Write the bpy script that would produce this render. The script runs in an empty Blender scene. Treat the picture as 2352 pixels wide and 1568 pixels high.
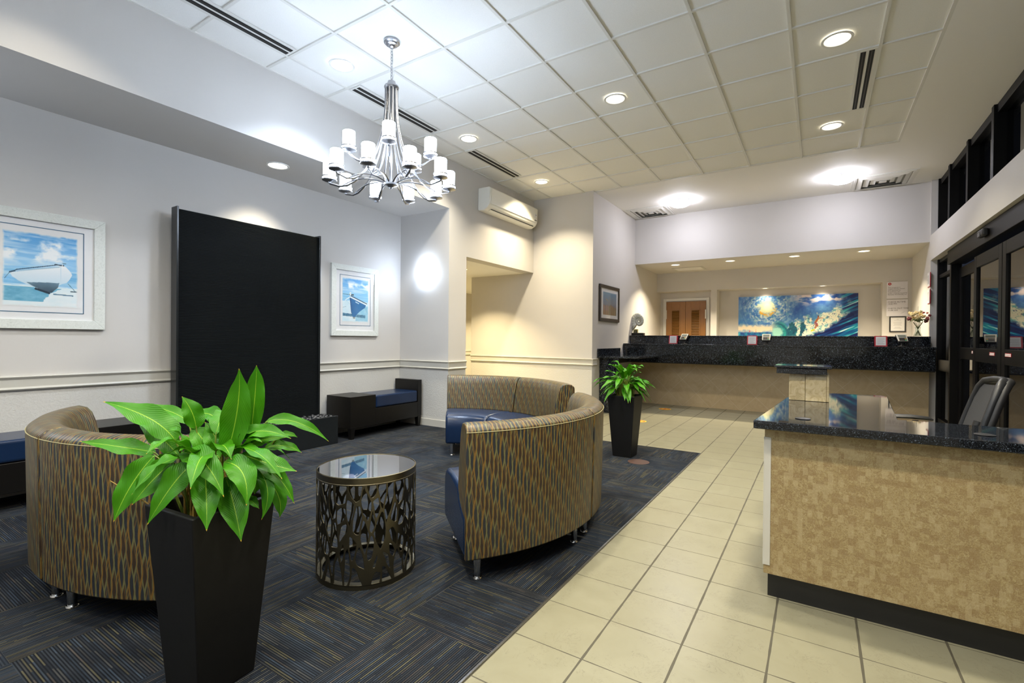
import bpy, bmesh, math, random
import numpy as np
from mathutils import Vector, Matrix

scene = bpy.context.scene
COL = scene.collection
PI = math.pi

# ------------------------------------------------------------------ camera, world, exposure
F_PX, YAW, PITCH, ROLL, CAM_Z = 1102.64, 0.5668, -0.0057, 0.0088, 1.2167
cam_data = bpy.data.cameras.new('camera')
cam_data.sensor_width = 36.0
cam_data.lens = F_PX / 2352 * 36.0
cam_data.clip_start = 0.02
cam = bpy.data.objects.new('camera', cam_data)
COL.objects.link(cam)
_fw = Vector((-math.sin(YAW) * math.cos(PITCH), math.cos(YAW) * math.cos(PITCH), math.sin(PITCH)))
_r = Vector((math.cos(YAW), math.sin(YAW), 0))
_u = _r.cross(_fw)
_R = _r * math.cos(ROLL) + _u * math.sin(ROLL)
_U = -_r * math.sin(ROLL) + _u * math.cos(ROLL)
cam.matrix_world = Matrix(((_R.x, _U.x, -_fw.x, 0), (_R.y, _U.y, -_fw.y, 0), (_R.z, _U.z, -_fw.z, CAM_Z), (0, 0, 0, 1)))
scene.camera = cam

world = bpy.data.worlds.new('night')
scene.world = world
world.use_nodes = True
world.node_tree.nodes['Background'].inputs[0].default_value = (0.010, 0.012, 0.018, 1)
world.node_tree.nodes['Background'].inputs[1].default_value = 1.0

vs = scene.view_settings
vs.view_transform = 'Standard'
vs.look = 'None'
vs.exposure = 0.84
vs.gamma = 1.0
vs.use_curve_mapping = False
cy = scene.cycles
cy.use_denoising = True
cy.max_bounces = 8
cy.diffuse_bounces = 7
cy.glossy_bounces = 4
cy.transmission_bounces = 4
cy.transparent_max_bounces = 8
cy.sample_clamp_indirect = 5.0
cy.caustics_reflective = False
cy.caustics_refractive = False

# light colours and powers (watts)
WARM = (1.0, 0.86, 0.61)
NEUT = (1.0, 0.92, 0.74)
COOL = (0.67, 0.80, 1.0)
P_DOWN = 18.0
P_RECESS = 28.0
P_HALL = 34.0
E_SHADE = 19.5
E_FLUSH = 42.0
E_SCONCE = 30.0

# ------------------------------------------------------------------ node helpers
class X:
    """A node socket that builds maths nodes with + - * / ."""
    nt = None
    def __init__(s, sock): s.s = sock
    @staticmethod
    def op(kind, *a):
        n = X.nt.nodes.new('ShaderNodeMath'); n.operation = kind
        for i, v in enumerate(a):
            if isinstance(v, X): X.nt.links.new(v.s, n.inputs[i])
            else: n.inputs[i].default_value = v
        return X(n.outputs[0])
    def __add__(s, o): return X.op('ADD', s, o)
    __radd__ = __add__
    def __sub__(s, o): return X.op('SUBTRACT', s, o)
    def __rsub__(s, o): return X.op('SUBTRACT', o, s)
    def __mul__(s, o): return X.op('MULTIPLY', s, o)
    __rmul__ = __mul__
    def __truediv__(s, o): return X.op('DIVIDE', s, o)
def floor_(a): return X.op('FLOOR', a)
def fract(a): return X.op('FRACT', a)
def absx(a): return X.op('ABSOLUTE', a)
def less(a, b): return X.op('LESS_THAN', a, b)
def minx(a, b): return X.op('MINIMUM', a, b)
def maxx(a, b): return X.op('MAXIMUM', a, b)
def sinx(a): return X.op('SINE', a)
def mod2(a): return X.op('FLOORED_MODULO', a, 2.0)

class Mat:
    def __init__(s, name, color=(.5, .5, .5), rough=.5, metal=0.0, spec=None, emit=None, estr=0.0):
        s.m = bpy.data.materials.new(name); s.m.use_nodes = True
        s.nt = s.m.node_tree; X.nt = s.nt
        s.b = s.nt.nodes['Principled BSDF']
        s.set('Base Color', color); s.set('Roughness', rough); s.set('Metallic', metal)
        if spec is not None: s.set('Specular IOR Level', spec)
        if emit is not None:
            s.set('Emission Color', emit); s.set('Emission Strength', estr)
    def set(s, k, v):
        i = s.b.inputs[k]
        if isinstance(v, X): s.nt.links.new(v.s, i)
        elif isinstance(v, tuple) and len(v) == 3: i.default_value = (*v, 1)
        else: i.default_value = v
    def coord(s, kind='Object'):
        X.nt = s.nt
        n = s.nt.nodes.new('ShaderNodeNewGeometry') if kind == 'World' else s.nt.nodes.new('ShaderNodeTexCoord')
        return n.outputs['Position'] if kind == 'World' else n.outputs[kind]
    def xyz(s, kind='Object'):
        sp = s.nt.nodes.new('ShaderNodeSeparateXYZ'); s.nt.links.new(s.coord(kind), sp.inputs[0])
        return X(sp.outputs[0]), X(sp.outputs[1]), X(sp.outputs[2])
    def vec(s, x, y, z=0.0):
        n = s.nt.nodes.new('ShaderNodeCombineXYZ')
        for i, v in enumerate((x, y, z)):
            if isinstance(v, X): s.nt.links.new(v.s, n.inputs[i])
            else: n.inputs[i].default_value = v
        return n.outputs[0]
    def noise(s, vec, scale, detail=3.0, rough=.5, dist=0.0, color=False):
        n = s.nt.nodes.new('ShaderNodeTexNoise'); s.nt.links.new(vec, n.inputs['Vector'])
        n.inputs['Scale'].default_value = scale; n.inputs['Detail'].default_value = detail
        n.inputs['Roughness'].default_value = rough; n.inputs['Distortion'].default_value = dist
        return X(n.outputs[1 if color else 0])
    def white(s, vec):
        n = s.nt.nodes.new('ShaderNodeTexWhiteNoise'); n.noise_dimensions = '3D'
        s.nt.links.new(vec, n.inputs['Vector']); return X(n.outputs['Value'])
    def voro(s, vec, scale, out='Color', feature='F1', rnd=1.0):
        n = s.nt.nodes.new('ShaderNodeTexVoronoi'); n.feature = feature
        s.nt.links.new(vec, n.inputs['Vector']); n.inputs['Scale'].default_value = scale
        n.inputs['Randomness'].default_value = rnd
        return X(n.outputs[out])
    def scalev(s, vec, sc):
        n = s.nt.nodes.new('ShaderNodeMapping'); s.nt.links.new(vec, n.inputs[0])
        n.inputs['Scale'].default_value = sc; return n.outputs[0]
    def mix(s, f, a, b):
        n = s.nt.nodes.new('ShaderNodeMix'); n.data_type = 'RGBA'
        for k, v in ((0, f), (6, a), (7, b)):
            if isinstance(v, X): s.nt.links.new(v.s, n.inputs[k])
            elif k == 0: n.inputs[k].default_value = v
            else: n.inputs[k].default_value = (*v, 1)
        return X(n.outputs[2])
    def ramp(s, f, stops, interp='LINEAR'):
        n = s.nt.nodes.new('ShaderNodeValToRGB'); s.nt.links.new(f.s, n.inputs[0])
        e = n.color_ramp.elements; n.color_ramp.interpolation = interp
        while len(e) < len(stops): e.new(.5)
        for i, (p, c) in enumerate(stops):
            e[i].position = p; e[i].color = (*c, 1)
        return X(n.outputs[0])
    def bump(s, h, strength=.3, dist=.01):
        n = s.nt.nodes.new('ShaderNodeBump'); s.nt.links.new(h.s, n.inputs['Height'])
        n.inputs['Strength'].default_value = strength; n.inputs['Distance'].default_value = dist
        s.nt.links.new(n.outputs[0], s.b.inputs['Normal'])

def simple(name, color, rough=.5, metal=0.0, **k): return Mat(name, color, rough, metal, **k).m

# ------------------------------------------------------------------ materials
def m_wall():
    M = Mat('painted_wall', rough=.62); c = M.coord('World')
    n = M.noise(M.scalev(c, (1, 1, .25)), 180, 2); n2 = M.noise(c, 1.5, 3)
    M.set('Base Color', M.mix(n2, (.55, .525, .495), (.60, .575, .545))); M.bump(n, .12, .002)
    return M.m
def m_wainscot():
    M = Mat('textured_wall', rough=.7); c = M.coord('World')
    n = M.noise(c, 55, 4, .6, .6); M.set('Base Color', (.57, .555, .52)); M.bump(n, .65, .006)
    return M.m
def m_ceiling_tile():
    M = Mat('mineral_ceiling_tile', rough=.9); x, y, z = M.xyz('World')
    cell = M.white(M.vec(floor_((x + 2.034) / .61), floor_((y - 3.6725) / .61)))
    n = M.noise(M.coord('World'), 130, 3, .8)
    a = M.mix(n, (.78, .775, .745), (.97, .965, .94))
    M.set('Base Color', M.mix(cell * .35, a, (.82, .80, .75))); M.bump(n, .22, .003)
    return M.m
def m_floor_tile():
    M = Mat('cream_floor_tile', rough=.34); x, y, z = M.xyz('World')
    u = (x + 1.0457) / .3; v = (y - 1.6833) / .3
    wob = M.noise(M.coord('World'), 9, 2) * .016 - .008
    du = absx(fract(u + .5) - .5) + wob; dv = absx(fract(v + .5) - .5) + wob
    g = maxx(less(du, .015), less(dv, .0075))
    cell = M.white(M.vec(floor_(u), floor_(v)))
    co = M.coord('World')
    n1 = M.noise(co, 7, 6, .65, .8); n2 = M.noise(co, 13, 5, .7, 1.2); n3 = M.noise(co, 5, 2)
    base = M.mix(n1, (.20, .188, .125), (.270, .257, .180))
    base = M.mix(cell * .30, base, (.222, .203, .135))
    vein = less(absx(n2 - .5), .007) * less(.5, n3)
    base = M.mix(vein * .55, base, (.14, .125, .085))
    M.set('Base Color', M.mix(g, base, (.065, .058, .038)))
    M.set('Roughness', g * .4 + n1 * .12 + .26)
    M.bump(1 - g, .35, .003)
    return M.m
def m_carpet():
    M = Mat('striped_carpet_tile', rough=.95, spec=.1); x, y, z = M.xyz('World')
    S = .5
    tx = floor_(x / S); ty = floor_(y / S)
    par = mod2(tx + ty)
    a = x * par + y * (1 - par)          # coordinate across the stripes
    b = y * par + x * (1 - par)          # along the stripes
    cell = M.white(M.vec(tx, ty, 3.0))
    si = floor_(a / .0092)
    seg = floor_(b / .17 + M.white(M.vec(si, tx, ty)) * 7.0)
    r = M.white(M.vec(si, seg, cell * 9.0))
    r2 = M.white(M.vec(si, seg + 31.0, 4.0))
    stripe = less(absx(fract(a / .0092) - .5), .26)
    patch = M.noise(M.coord('World'), 2.6, 3, .6)
    n = M.noise(M.coord('World'), 420, 2, .6)
    dark = M.mix(patch, (.0045, .005, .007), (.010, .012, .017))
    c1 = M.ramp(r, [(0, (.038, .046, .058)), (.36, (.050, .068, .095)), (.60, (.080, .082, .080)), (.80, (.125, .115, .070)), (.93, (.10, .086, .075))], 'CONSTANT')
    base = M.mix(stripe * (r2 * .6 + .4) * minx(patch * patch * 3.2, 1.0), dark, c1)
    blue = less(.58, M.noise(M.vec(tx, ty, 0), 1.9, 1)) * .35
    base = M.mix(blue * .7, base, (.024, .034, .052))
    base = M.mix(n * .35, base, (.010, .012, .018))
    M.set('Base Color', base); M.bump(stripe * .6 + n * .6, .7, .004)
    return M.m
def m_fabric():
    M = Mat('wavy_line_upholstery', rough=.42, spec=.35)
    x, y, z = M.xyz('UV')
    q = .0112; L = .235
    wob = (M.noise(M.scalev(M.coord('UV'), (30, 3, 1)), 1.0, 1) - .5) * .0025
    base = M.mix(less(fract(x / (2 * q)), .5), (.036, .021, .013), (.017, .023, .031))
    def strand(off, ph, amp, w, per):
        c = x + wob + sinx(y * (2 * PI / L) + x * 34.0 + ph) * amp
        return less(absx(fract((c + off * q) / (per * q) + .5) - .5), w / per)
    base = M.mix(strand(1, PI + .5, .0078, .10, 2), base, (.115, .105, .042))
    base = M.mix(strand(0, .9, .0070, .10, 2), base, (.14, .085, .032))
    base = M.mix(strand(3, PI + .3, .0072, .28, 4), base, (.135, .13, .052))
    base = M.mix(strand(2, -.4, .0074, .26, 4), base, (.125, .12, .05))
    base = M.mix(strand(1, PI - .5, .0074, .20, 4), base, (.160, .095, .024))
    base = M.mix(strand(0, .1, .0074, .28, 4), base, (.172, .098, .020))
    n = M.noise(M.coord('Object'), 300, 2)
    M.set('Base Color', M.mix(n * .15, base, (.09, .075, .045)))
    M.bump(n, .15, .002); return M.m
def m_granite(name='blue_pearl_granite', rough=.08, sc=135, k=1.0):
    M = Mat(name, rough=rough); c = M.coord('World')
    v = M.voro(M.scalev(c, (1, 1, .8)), sc, 'Color'); d = M.noise(c, sc * .7, 4, .7)
    sp = X.nt.nodes.new('ShaderNodeSeparateColor'); X.nt.links.new(v.s, sp.inputs[0])
    r, g = X(sp.outputs[0]), X(sp.outputs[1])
    col = M.ramp(r, [(0, (.005, .006, .008)), (.45, (.012, .014, .018)), (.70, (.026, .031, .040)), (.88, (.055, .068, .088)), (.96, (.13, .165, .21))], 'CONSTANT')
    col = M.mix(less(d, .45) * .6 + (1 - k) * .5, col, (.006, .006, .008))
    M.set('Base Color', col); return M.m
def m_laminate():
    M = Mat('mottled_stone_laminate', rough=.38); x, y, z = M.xyz('World'); c = M.coord('World')
    r1 = M.white(M.vec(floor_((x + y) / .030), floor_(z / .022)))
    r2 = M.white(M.vec(floor_((x + y) / .019 + .4), floor_(z / .031 + .3), 5.0))
    n = M.noise(c, 52, 7, .8, 2.2); n2 = M.noise(c, 38, 4, .6, 3.0)
    col = M.ramp(n, [(.28, (.13, .080, .028)), (.46, (.25, .175, .075)), (.58, (.34, .265, .13)), (.75, (.46, .39, .23))])
    col = M.mix(less(.74, r1) * .55, col, (.20, .125, .050))
    col = M.mix(less(.80, r2) * .42, col, (.42, .34, .19))
    col = M.mix(less(absx(n2 - .5), .010) * .35, col, (.60, .54, .40))
    col = M.mix(M.noise(c, 4, 2) * .25, col, (.40, .29, .14))
    M.set('Base Color', col); return M.m
def m_diag_tile():
    M = Mat('travertine_tile_laid_diagonally', rough=.32); x, y, z = M.xyz('World'); c = M.coord('World')
    s = .3465
    u = ((x + 1.62) + z) / (s * 1.41421); v = ((x + 1.62) - z) / (s * 1.41421)
    g = maxx(less(absx(fract(u + .5) - .5), .008), less(absx(fract(v + .5) - .5), .008))
    r = M.white(M.vec(floor_(u), floor_(v)))
    n = M.noise(c, 7, 6, .62, 1.2)
    col = M.mix(n, (.38, .27, .145), (.62, .50, .32)); col = M.mix(r * .35, col, (.45, .34, .20))
    M.set('Base Color', M.mix(g * .45, col, (.66, .59, .47))); return M.m
def m_box_tile():
    M = Mat('travertine_cladding', rough=.35); c = M.coord('World'); n = M.noise(c, 22, 6, .65, 1.5)
    M.set('Base Color', M.ramp(n, [(.3, (.34, .25, .12)), (.5, (.52, .42, .24)), (.75, (.62, .53, .35))])); return M.m
def m_leaf():
    M = Mat('green_leaf', rough=.42, spec=.28); x, y, z = M.xyz('UV')
    d = absx(x - .5)
    veins = absx(fract((y + d * .55) * 22.0) - .5)
    col = M.mix(veins * .4 + .2, (.012, .125, .002), (.043, .245, .004))
    n = M.noise(M.coord('Object'), 9, 2)
    col = M.mix(n * .5, col, (.11, .34, .006))
    col = M.mix(less(d, .016), col, (.26, .46, .03))
    col = M.mix(less(.975, y), col, (.45, .30, .03))
    M.set('Base Color', col); M.bump(veins, .3, .003)
    nt = M.nt; tr = nt.nodes.new('ShaderNodeBsdfTranslucent'); nt.links.new(col.s, tr.inputs[0])
    mx = nt.nodes.new('ShaderNodeMixShader'); mx.inputs[0].default_value = .18
    nt.links.new(M.b.outputs[0], mx.inputs[1]); nt.links.new(tr.outputs[0], mx.inputs[2])
    nt.links.new(mx.outputs[0], nt.nodes['Material Output'].inputs[0]); return M.m
def m_frame_white():
    M = Mat('whitewashed_wood', rough=.6); n = M.noise(M.scalev(M.coord('Object'), (1, 1, 1)), 70, 5, .7, 1.0)
    M.set('Base Color', M.ramp(n, [(.30, (.56, .58, .54)), (.5, (.68, .70, .66)), (.7, (.72, .74, .70))])); M.bump(n, .3, .002); return M.m
def m_wood(name, a, b, sc=(1, 1, 12)):
    M = Mat(name, rough=.4); c = M.scalev(M.coord('Object'), (12, 12, 1)); n = M.noise(c, 5, 5, .6, 1.5)
    M.set('Base Color', M.mix(n, a, b)); M.bump(n, .1, .001); return M.m
def m_dark_wood():
    M = Mat('espresso_wood', rough=.36, spec=.35); n = M.noise(M.scalev(M.coord('Object'), (6, 1, 6)), 22, 4, .6)
    M.set('Base Color', M.mix(n, (.0025, .0022, .002), (.005, .0042, .0036))); return M.m
def m_leather():
    M = Mat('navy_vinyl', rough=.27, spec=.45); n = M.noise(M.coord('Object'), 320, 3, .6)
    n2 = M.noise(M.coord('Object'), 5, 2)
    M.set('Base Color', M.mix(n2, (.004, .014, .044), (.007, .020, .058))); M.bump(n, .12, .001); return M.m
def m_planter():
    M = Mat('matt_black_fibre_stone', rough=.5, spec=.3); n = M.noise(M.coord('Object'), 22, 4, .6)
    M.set('Base Color', M.mix(n, (.0035, .0035, .0035), (.007, .0068, .0065))); M.bump(n, .15, .002); return M.m
def m_vc(name, rough=.45):
    M = Mat(name, rough=rough); n = M.nt.nodes.new('ShaderNodeVertexColor'); n.layer_name = 'Col'
    M.nt.links.new(n.outputs[0], M.b.inputs['Base Color']); return M.m
def m_glass(name, tint=(.02, .02, .022), r0=.04):
    m = bpy.data.materials.new(name); m.use_nodes = True; nt = m.node_tree; nt.nodes.clear(); X.nt = nt
    out = nt.nodes.new('ShaderNodeOutputMaterial'); mx = nt.nodes.new('ShaderNodeMixShader')
    t = nt.nodes.new('ShaderNodeBsdfTransparent'); g = nt.nodes.new('ShaderNodeBsdfGlossy'); lw = nt.nodes.new('ShaderNodeLayerWeight')
    lw.inputs['Blend'].default_value = .5; g.inputs['Roughness'].default_value = 0.0
    t.inputs[0].default_value = (*tint, 1)
    k = X.op('POWER', X(lw.outputs['Facing']), 4.0) * (1 - r0) + r0
    nt.links.new(k.s, mx.inputs[0]); nt.links.new(t.outputs[0], mx.inputs[1]); nt.links.new(g.outputs[0], mx.inputs[2])
    nt.links.new(mx.outputs[0], out.inputs[0]); return m
def m_ammonite():
    M = Mat('fossil_shell', rough=.55); x, y, z = M.xyz('UV')
    M.set('Base Color', M.mix(absx(fract(x * 46.0) - .5) * 1.6, (.36, .36, .31), (.66, .66, .57))); return M.m

W = dict(
    wall=m_wall(), wains=m_wainscot(), ctile=m_ceiling_tile(), ftile=m_floor_tile(), carpet=m_carpet(),
    fabric=m_fabric(), granite=m_granite(), granite2=m_granite('fine_black_granite', .035, 430, .4), lam=m_laminate(), diag=m_diag_tile(), boxtile=m_box_tile(),
    leaf=m_leaf(), fwhite=m_frame_white(), dwood=m_dark_wood(), navy=m_leather(), planter=m_planter(),
    oak=m_wood('honey_oak', (.20, .085, .014), (.32, .145, .030)),
    drywall=simple('ceiling_paint', (.88, .865, .84), .75), trim=simple('trim_paint', (.53, .51, .455), .38),
    white=simple('white_enamel', (.78, .77, .74), .4), tbar=simple('ceiling_grid_metal', (.74, .73, .69), .5),
    offwhite=simple('air_conditioner_plastic', (.82, .80, .72), .22), slot=simple('dark_slot', (.01, .01, .01), .8),
    black=simple('black_plastic', (.010, .010, .011), .5), bronze=simple('dark_bronze_aluminium', (.0035, .0032, .0032), .45, 0.0, spec=.16),
    ribbed=simple('ribbed_black_acrylic', (.010, .012, .013), .24), throat=simple('duct_throat', (.28, .28, .27), .8), soil=simple('soil', (.02, .012, .007), .95),
    nickel=simple('brushed_nickel', (.40, .40, .42), .30, 1.0), steel=simple('chrome', (.60, .60, .60), .18, 1.0),
    bronzem=simple('antique_bronze_sheet', (.165, .145, .095), .38, 1.0),
    mirror=simple('dark_mirror_glass', (.27, .27, .28), .02, 1.0),
    stone=simple('polished_black_pebble', (.022, .023, .026), .28), mat=simple('picture_mat', (.80, .80, .81), .6),
    blueline=simple('blue_mat_edge', (.05, .14, .24), .5), red=simple('red_plastic', (.45, .015, .03), .35),
    paper=simple('white_paper', (.78, .77, .76), .5), ink=simple('grey_ink', (.10, .09, .10), .6),
    lilac=simple('sign_panel', (.72, .70, .74), .4), glass=m_glass('night_glass', (.35, .35, .37), .10),
    picglass=m_glass('picture_glass', (1, 1, 1), .02), clear=m_glass('clear_glass', (.9, .93, .92), .05),
    brown=simple('dark_brown_frame', (.028, .018, .012), .35), casing=simple('door_casing_paint', (.74, .74, .72), .45),
    stem=simple('leaf_stalk', (.14, .19, .02), .5), dry=simple('dried_stalk', (.36, .22, .04), .7),
    thread=simple('pale_piping', (.38, .34, .18), .6), chairgrey=simple('grey_plastic_frame', (.013, .014, .016), .4),
    kick=simple('black_kick_board', (.008, .008, .008), .45), shade=simple('lit_glass_shade', (.9, .9, .9), .5, emit=COOL, estr=E_SHADE),
    sconce=simple('lit_sconce_glass', (.9, .9, .9), .5, emit=COOL, estr=E_SCONCE),
    flush=simple('lit_flush_glass', (.9, .9, .9), .5, emit=(.88, .88, 1.0), estr=E_FLUSH),
    vc=m_vc('printed_artwork', .5), paintvc=m_vc('oil_paint', .32), ammo=m_ammonite(),
)
def m_mesh_back():
    M = Mat('grey_mesh_fabric', rough=.7); x, y, z = M.xyz('Object')
    g = minx(absx(fract(z / .007) - .5), absx(fract(y / .007) - .5))
    M.set('Base Color', M.mix(less(g, .13), (.045, .047, .052), (.014, .014, .016))); return M.m
W['meshback'] = m_mesh_back()

# ------------------------------------------------------------------ mesh helpers
class MB:
    def __init__(s): s.v = []; s.f = []; s.uv = []
    def add(s, vs, fs, uvs=None):
        o = len(s.v); s.v += [tuple(v) for v in vs]; s.f += [tuple(i + o for i in f) for f in fs]
        if uvs is None: s.uv += [None] * len(fs)
        else: s.uv += uvs
        return s
    def box(s, x0, x1, y0, y1, z0, z1):
        v = [(x, y, z) for z in (z0, z1) for y in (y0, y1) for x in (x0, x1)]
        return s.add(v, [(0, 2, 3, 1), (4, 5, 7, 6), (0, 1, 5, 4), (2, 6, 7, 3), (0, 4, 6, 2), (1, 3, 7, 5)])
    def prism(s, poly, z0, z1, axis='z'):
        n = len(poly)
        def P(a, b, h): return (a, b, h) if axis == 'z' else ((a, h, b) if axis == 'y' else (h, a, b))
        v = [P(a, b, z0) for a, b in poly] + [P(a, b, z1) for a, b in poly]
        f = [tuple(range(n))[::-1], tuple(range(n, 2 * n))] + [(i, (i + 1) % n, n + (i + 1) % n, n + i) for i in range(n)]
        return s.add(v, f)
    def tube(s, pts, rad, n=8, cap=True, squash=1.0, closed=False):
        pts = [Vector(p) for p in pts]; m = len(pts)
        if not hasattr(rad, '__len__'): rad = [rad] * m
        v = []; up = None
        for i, p in enumerate(pts):
            a = pts[(i - 1) % m] if closed or i > 0 else p; b = pts[(i + 1) % m] if closed or i < m - 1 else p
            t = (b - a).normalized()
            if up is None:
                up = Vector((0, 0, 1)) if abs(t.z) < .9 else Vector((1, 0, 0))
            sd = t.cross(up).normalized(); up = sd.cross(t).normalized()
            for k in range(n):
                an = 2 * PI * k / n
                v.append(p + sd * (math.cos(an) * rad[i]) + up * (math.sin(an) * rad[i] * squash))
        f = []
        for i in range(m if closed else m - 1):
            j = (i + 1) % m
            for k in range(n):
                f.append((i * n + k, i * n + (k + 1) % n, j * n + (k + 1) % n, j * n + k))
        if cap and not closed:
            f.append(tuple(range(n))[::-1]); f.append(tuple((m - 1) * n + k for k in range(n)))
        return s.add(v, f)
    def lathe(s, prof, c=(0, 0, 0), n=24, axis='z', cap=True):
        v = []
        for r, h in prof:
            for k in range(n):
                a = 2 * PI * k / n; x, y = r * math.cos(a), r * math.sin(a)
                p = (x, y, h) if axis == 'z' else ((x, h, y) if axis == 'y' else (h, x, y))
                v.append((p[0] + c[0], p[1] + c[1], p[2] + c[2]))
        f = []
        for i in range(len(prof) - 1):
            for k in range(n):
                f.append((i * n + k, i * n + (k + 1) % n, (i + 1) * n + (k + 1) % n, (i + 1) * n + k))
        if cap:
            f.append(tuple(range(n))[::-1]); f.append(tuple((len(prof) - 1) * n + k for k in range(n)))
        return s.add(v, f)
    def sphere(s, c, r, n=10, m=7, sc=(1, 1, 1)):
        prof = [(max(1e-4, math.sin(PI * i / m)) * r, -math.cos(PI * i / m) * r) for i in range(m + 1)]
        o = len(s.v); s.lathe(prof, (0, 0, 0), n)
        for i in range(o, len(s.v)):
            x, y, z = s.v[i]; s.v[i] = (x * sc[0] + c[0], y * sc[1] + c[1], z * sc[2] + c[2])
        return s
    def build(s, name, mat, parent=None, smooth=None, bevel=0.0, seg=2, loc=None, rz=0.0):
        me = bpy.data.meshes.new(name); me.from_pydata(s.v, [], s.f)
        if any(u is not None for u in s.uv):
            L = me.uv_layers.new(name='UVMap'); k = 0
            for fi, f in enumerate(s.f):
                u = s.uv[fi]
                for j in range(len(f)):
                    if u is not None: L.data[k].uv = u[j]
                    k += 1
        bm = bmesh.new(); bm.from_mesh(me); bmesh.ops.recalc_face_normals(bm, faces=bm.faces); bm.to_mesh(me); bm.free()
        if smooth:
            me.polygons.foreach_set('use_smooth', [True] * len(me.polygons)); me.set_sharp_from_angle(angle=math.radians(smooth))
        me.materials.append(mat)
        o = bpy.data.objects.new(name, me); COL.objects.link(o)
        if bevel:
            b = o.modifiers.new('bevel', 'BEVEL'); b.width = bevel; b.segments = seg; b.limit_method = 'ANGLE'; b.angle_limit = math.radians(35)
        if parent: o.parent = parent
        if loc: o.location = loc
        o.rotation_euler.z = rz
        return o

def B(*a): return MB().box(*a)
def tag(o, label, cat, group=None, kind=None):
    o['label'] = label; o['category'] = cat
    if group: o['group'] = group
    if kind: o['kind'] = kind
    return o
def thing(name, loc, label, cat, group=None, rz=0.0):
    o = bpy.data.objects.new(name, None); COL.objects.link(o); o.location = loc; o.rotation_euler = (0, 0, rz)
    o.empty_display_size = .1
    return tag(o, label, cat, group)
def struct(o, label=None):
    o['kind'] = 'structure'
    if label: o['label'] = label
    return o
def dup(root, loc=None, rz=None, label=None, group=None):
    def cp(o, par):
        c = o.copy(); COL.objects.link(c); c.parent = par
        for ch in kids.get(o, []): cp(ch, c)
        return c
    kids = {}
    for o in list(COL.objects):
        if o.parent: kids.setdefault(o.parent, []).append(o)
    r = cp(root, None)
    if loc is not None: r.location = loc
    if rz is not None: r.rotation_euler.z = rz
    if label: r['label'] = label
    if group: r['group'] = group
    return r
def lamp(name, kind, loc, energy, color, parent=None, size=.1, spread=None, rot=None, radius=None):
    l = bpy.data.lights.new(name, kind); l.energy = energy; l.color = color
    if kind == 'AREA':
        l.shape = 'DISK'; l.size = size
        if spread: l.spread = math.radians(spread)
    if radius: l.shadow_soft_size = radius
    o = bpy.data.objects.new(name, l); COL.objects.link(o); o.location = loc
    if rot: o.rotation_euler = rot
    if parent: o.parent = parent
    return o
def grid_color(name, P00, PU, PV, nu, nv, rgb, mat, parent=None):
    """flat picture surface: origin corner, edge vectors, colour array rgb[nv,nu,3] (top row first)"""
    P00, PU, PV = map(np.array, (P00, PU, PV))
    uu, vv = np.meshgrid(np.linspace(0, 1, nu), np.linspace(1, 0, nv))
    pts = P00 + uu[..., None] * PU + vv[..., None] * PV
    me = bpy.data.meshes.new(name)
    idx = np.arange(nu * nv).reshape(nv, nu)
    f = np.stack([idx[1:, :-1], idx[1:, 1:], idx[:-1, 1:], idx[:-1, :-1]], -1).reshape(-1, 4)
    me.from_pydata(pts.reshape(-1, 3).tolist(), [], f.tolist())
    ca = me.color_attributes.new('Col', 'FLOAT_COLOR', 'POINT')
    a = np.ones((nu * nv, 4), np.float32); a[:, :3] = np.clip(rgb.reshape(-1, 3), 0, 1) ** 2.2
    ca.data.foreach_set('color', a.ravel())
    me.materials.append(mat); o = bpy.data.objects.new(name, me); COL.objects.link(o)
    if parent: o.parent = parent
    return o
def text_mesh(name, body, size, mat, parent, M4, align='LEFT', spacing=1.0):
    c = bpy.data.curves.new(name, 'FONT'); c.body = body; c.size = size; c.align_x = align; c.space_line = spacing; c.extrude = .0006
    o = bpy.data.objects.new(name, c); COL.objects.link(o)
    dg = bpy.context.evaluated_depsgraph_get(); me = bpy.data.meshes.new_from_object(o.evaluated_get(dg))
    bpy.data.objects.remove(o); me.materials.clear(); me.materials.append(mat)
    me.transform(M4)
    t = bpy.data.objects.new(name, me); COL.objects.link(t); t.parent = parent; return t

# ------------------------------------------------------------------ numpy picture helpers
def vnoise(x, y, seed=0):
    xi = np.floor(x).astype(int); yi = np.floor(y).astype(int); xf = x - xi; yf = y - yi
    xf = xf * xf * (3 - 2 * xf); yf = yf * yf * (3 - 2 * yf)
    def h(a, b):
        n = (a * 374761393 + b * 668265263 + seed * 974634777) & 0x7fffffff
        n = (n ^ (n >> 13)) * 1274126177 & 0x7fffffff
        return ((n ^ (n >> 16)) & 0xffff) / 65535.0
    return (h(xi, yi) * (1 - xf) + h(xi + 1, yi) * xf) * (1 - yf) + (h(xi, yi + 1) * (1 - xf) + h(xi + 1, yi + 1) * xf) * yf
def fbm(x, y, o=4, seed=0):
    s = 0; a = .5; t = 0
    for i in range(o):
        s = s + a * vnoise(x, y, seed + i * 7); t += a; a *= .55; x = x * 2.03 + 3.1; y = y * 2.03 + 1.7
    return s / t
def inpoly(U, V, poly):
    r = np.zeros(U.shape, bool); n = len(poly)
    for i in range(n):
        x0, y0 = poly[i]; x1, y1 = poly[(i + 1) % n]
        c = ((y0 > V) != (y1 > V)) & (U < (x1 - x0) * (V - y0) / ((y1 - y0) or 1e-9) + x0)
        r ^= c
    return r
def seg(U, V, a, b, asp=1.0):
    ax, ay = a; bx, by = b; dx, dy = (bx - ax) * asp, by - ay
    px, py = (U - ax) * asp, V - ay
    t = np.clip((px * dx + py * dy) / (dx * dx + dy * dy), 0, 1)
    return np.hypot(px - t * dx, py - t * dy)
def lerp(a, b, t): return a + (b - a) * t[..., None]
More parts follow.
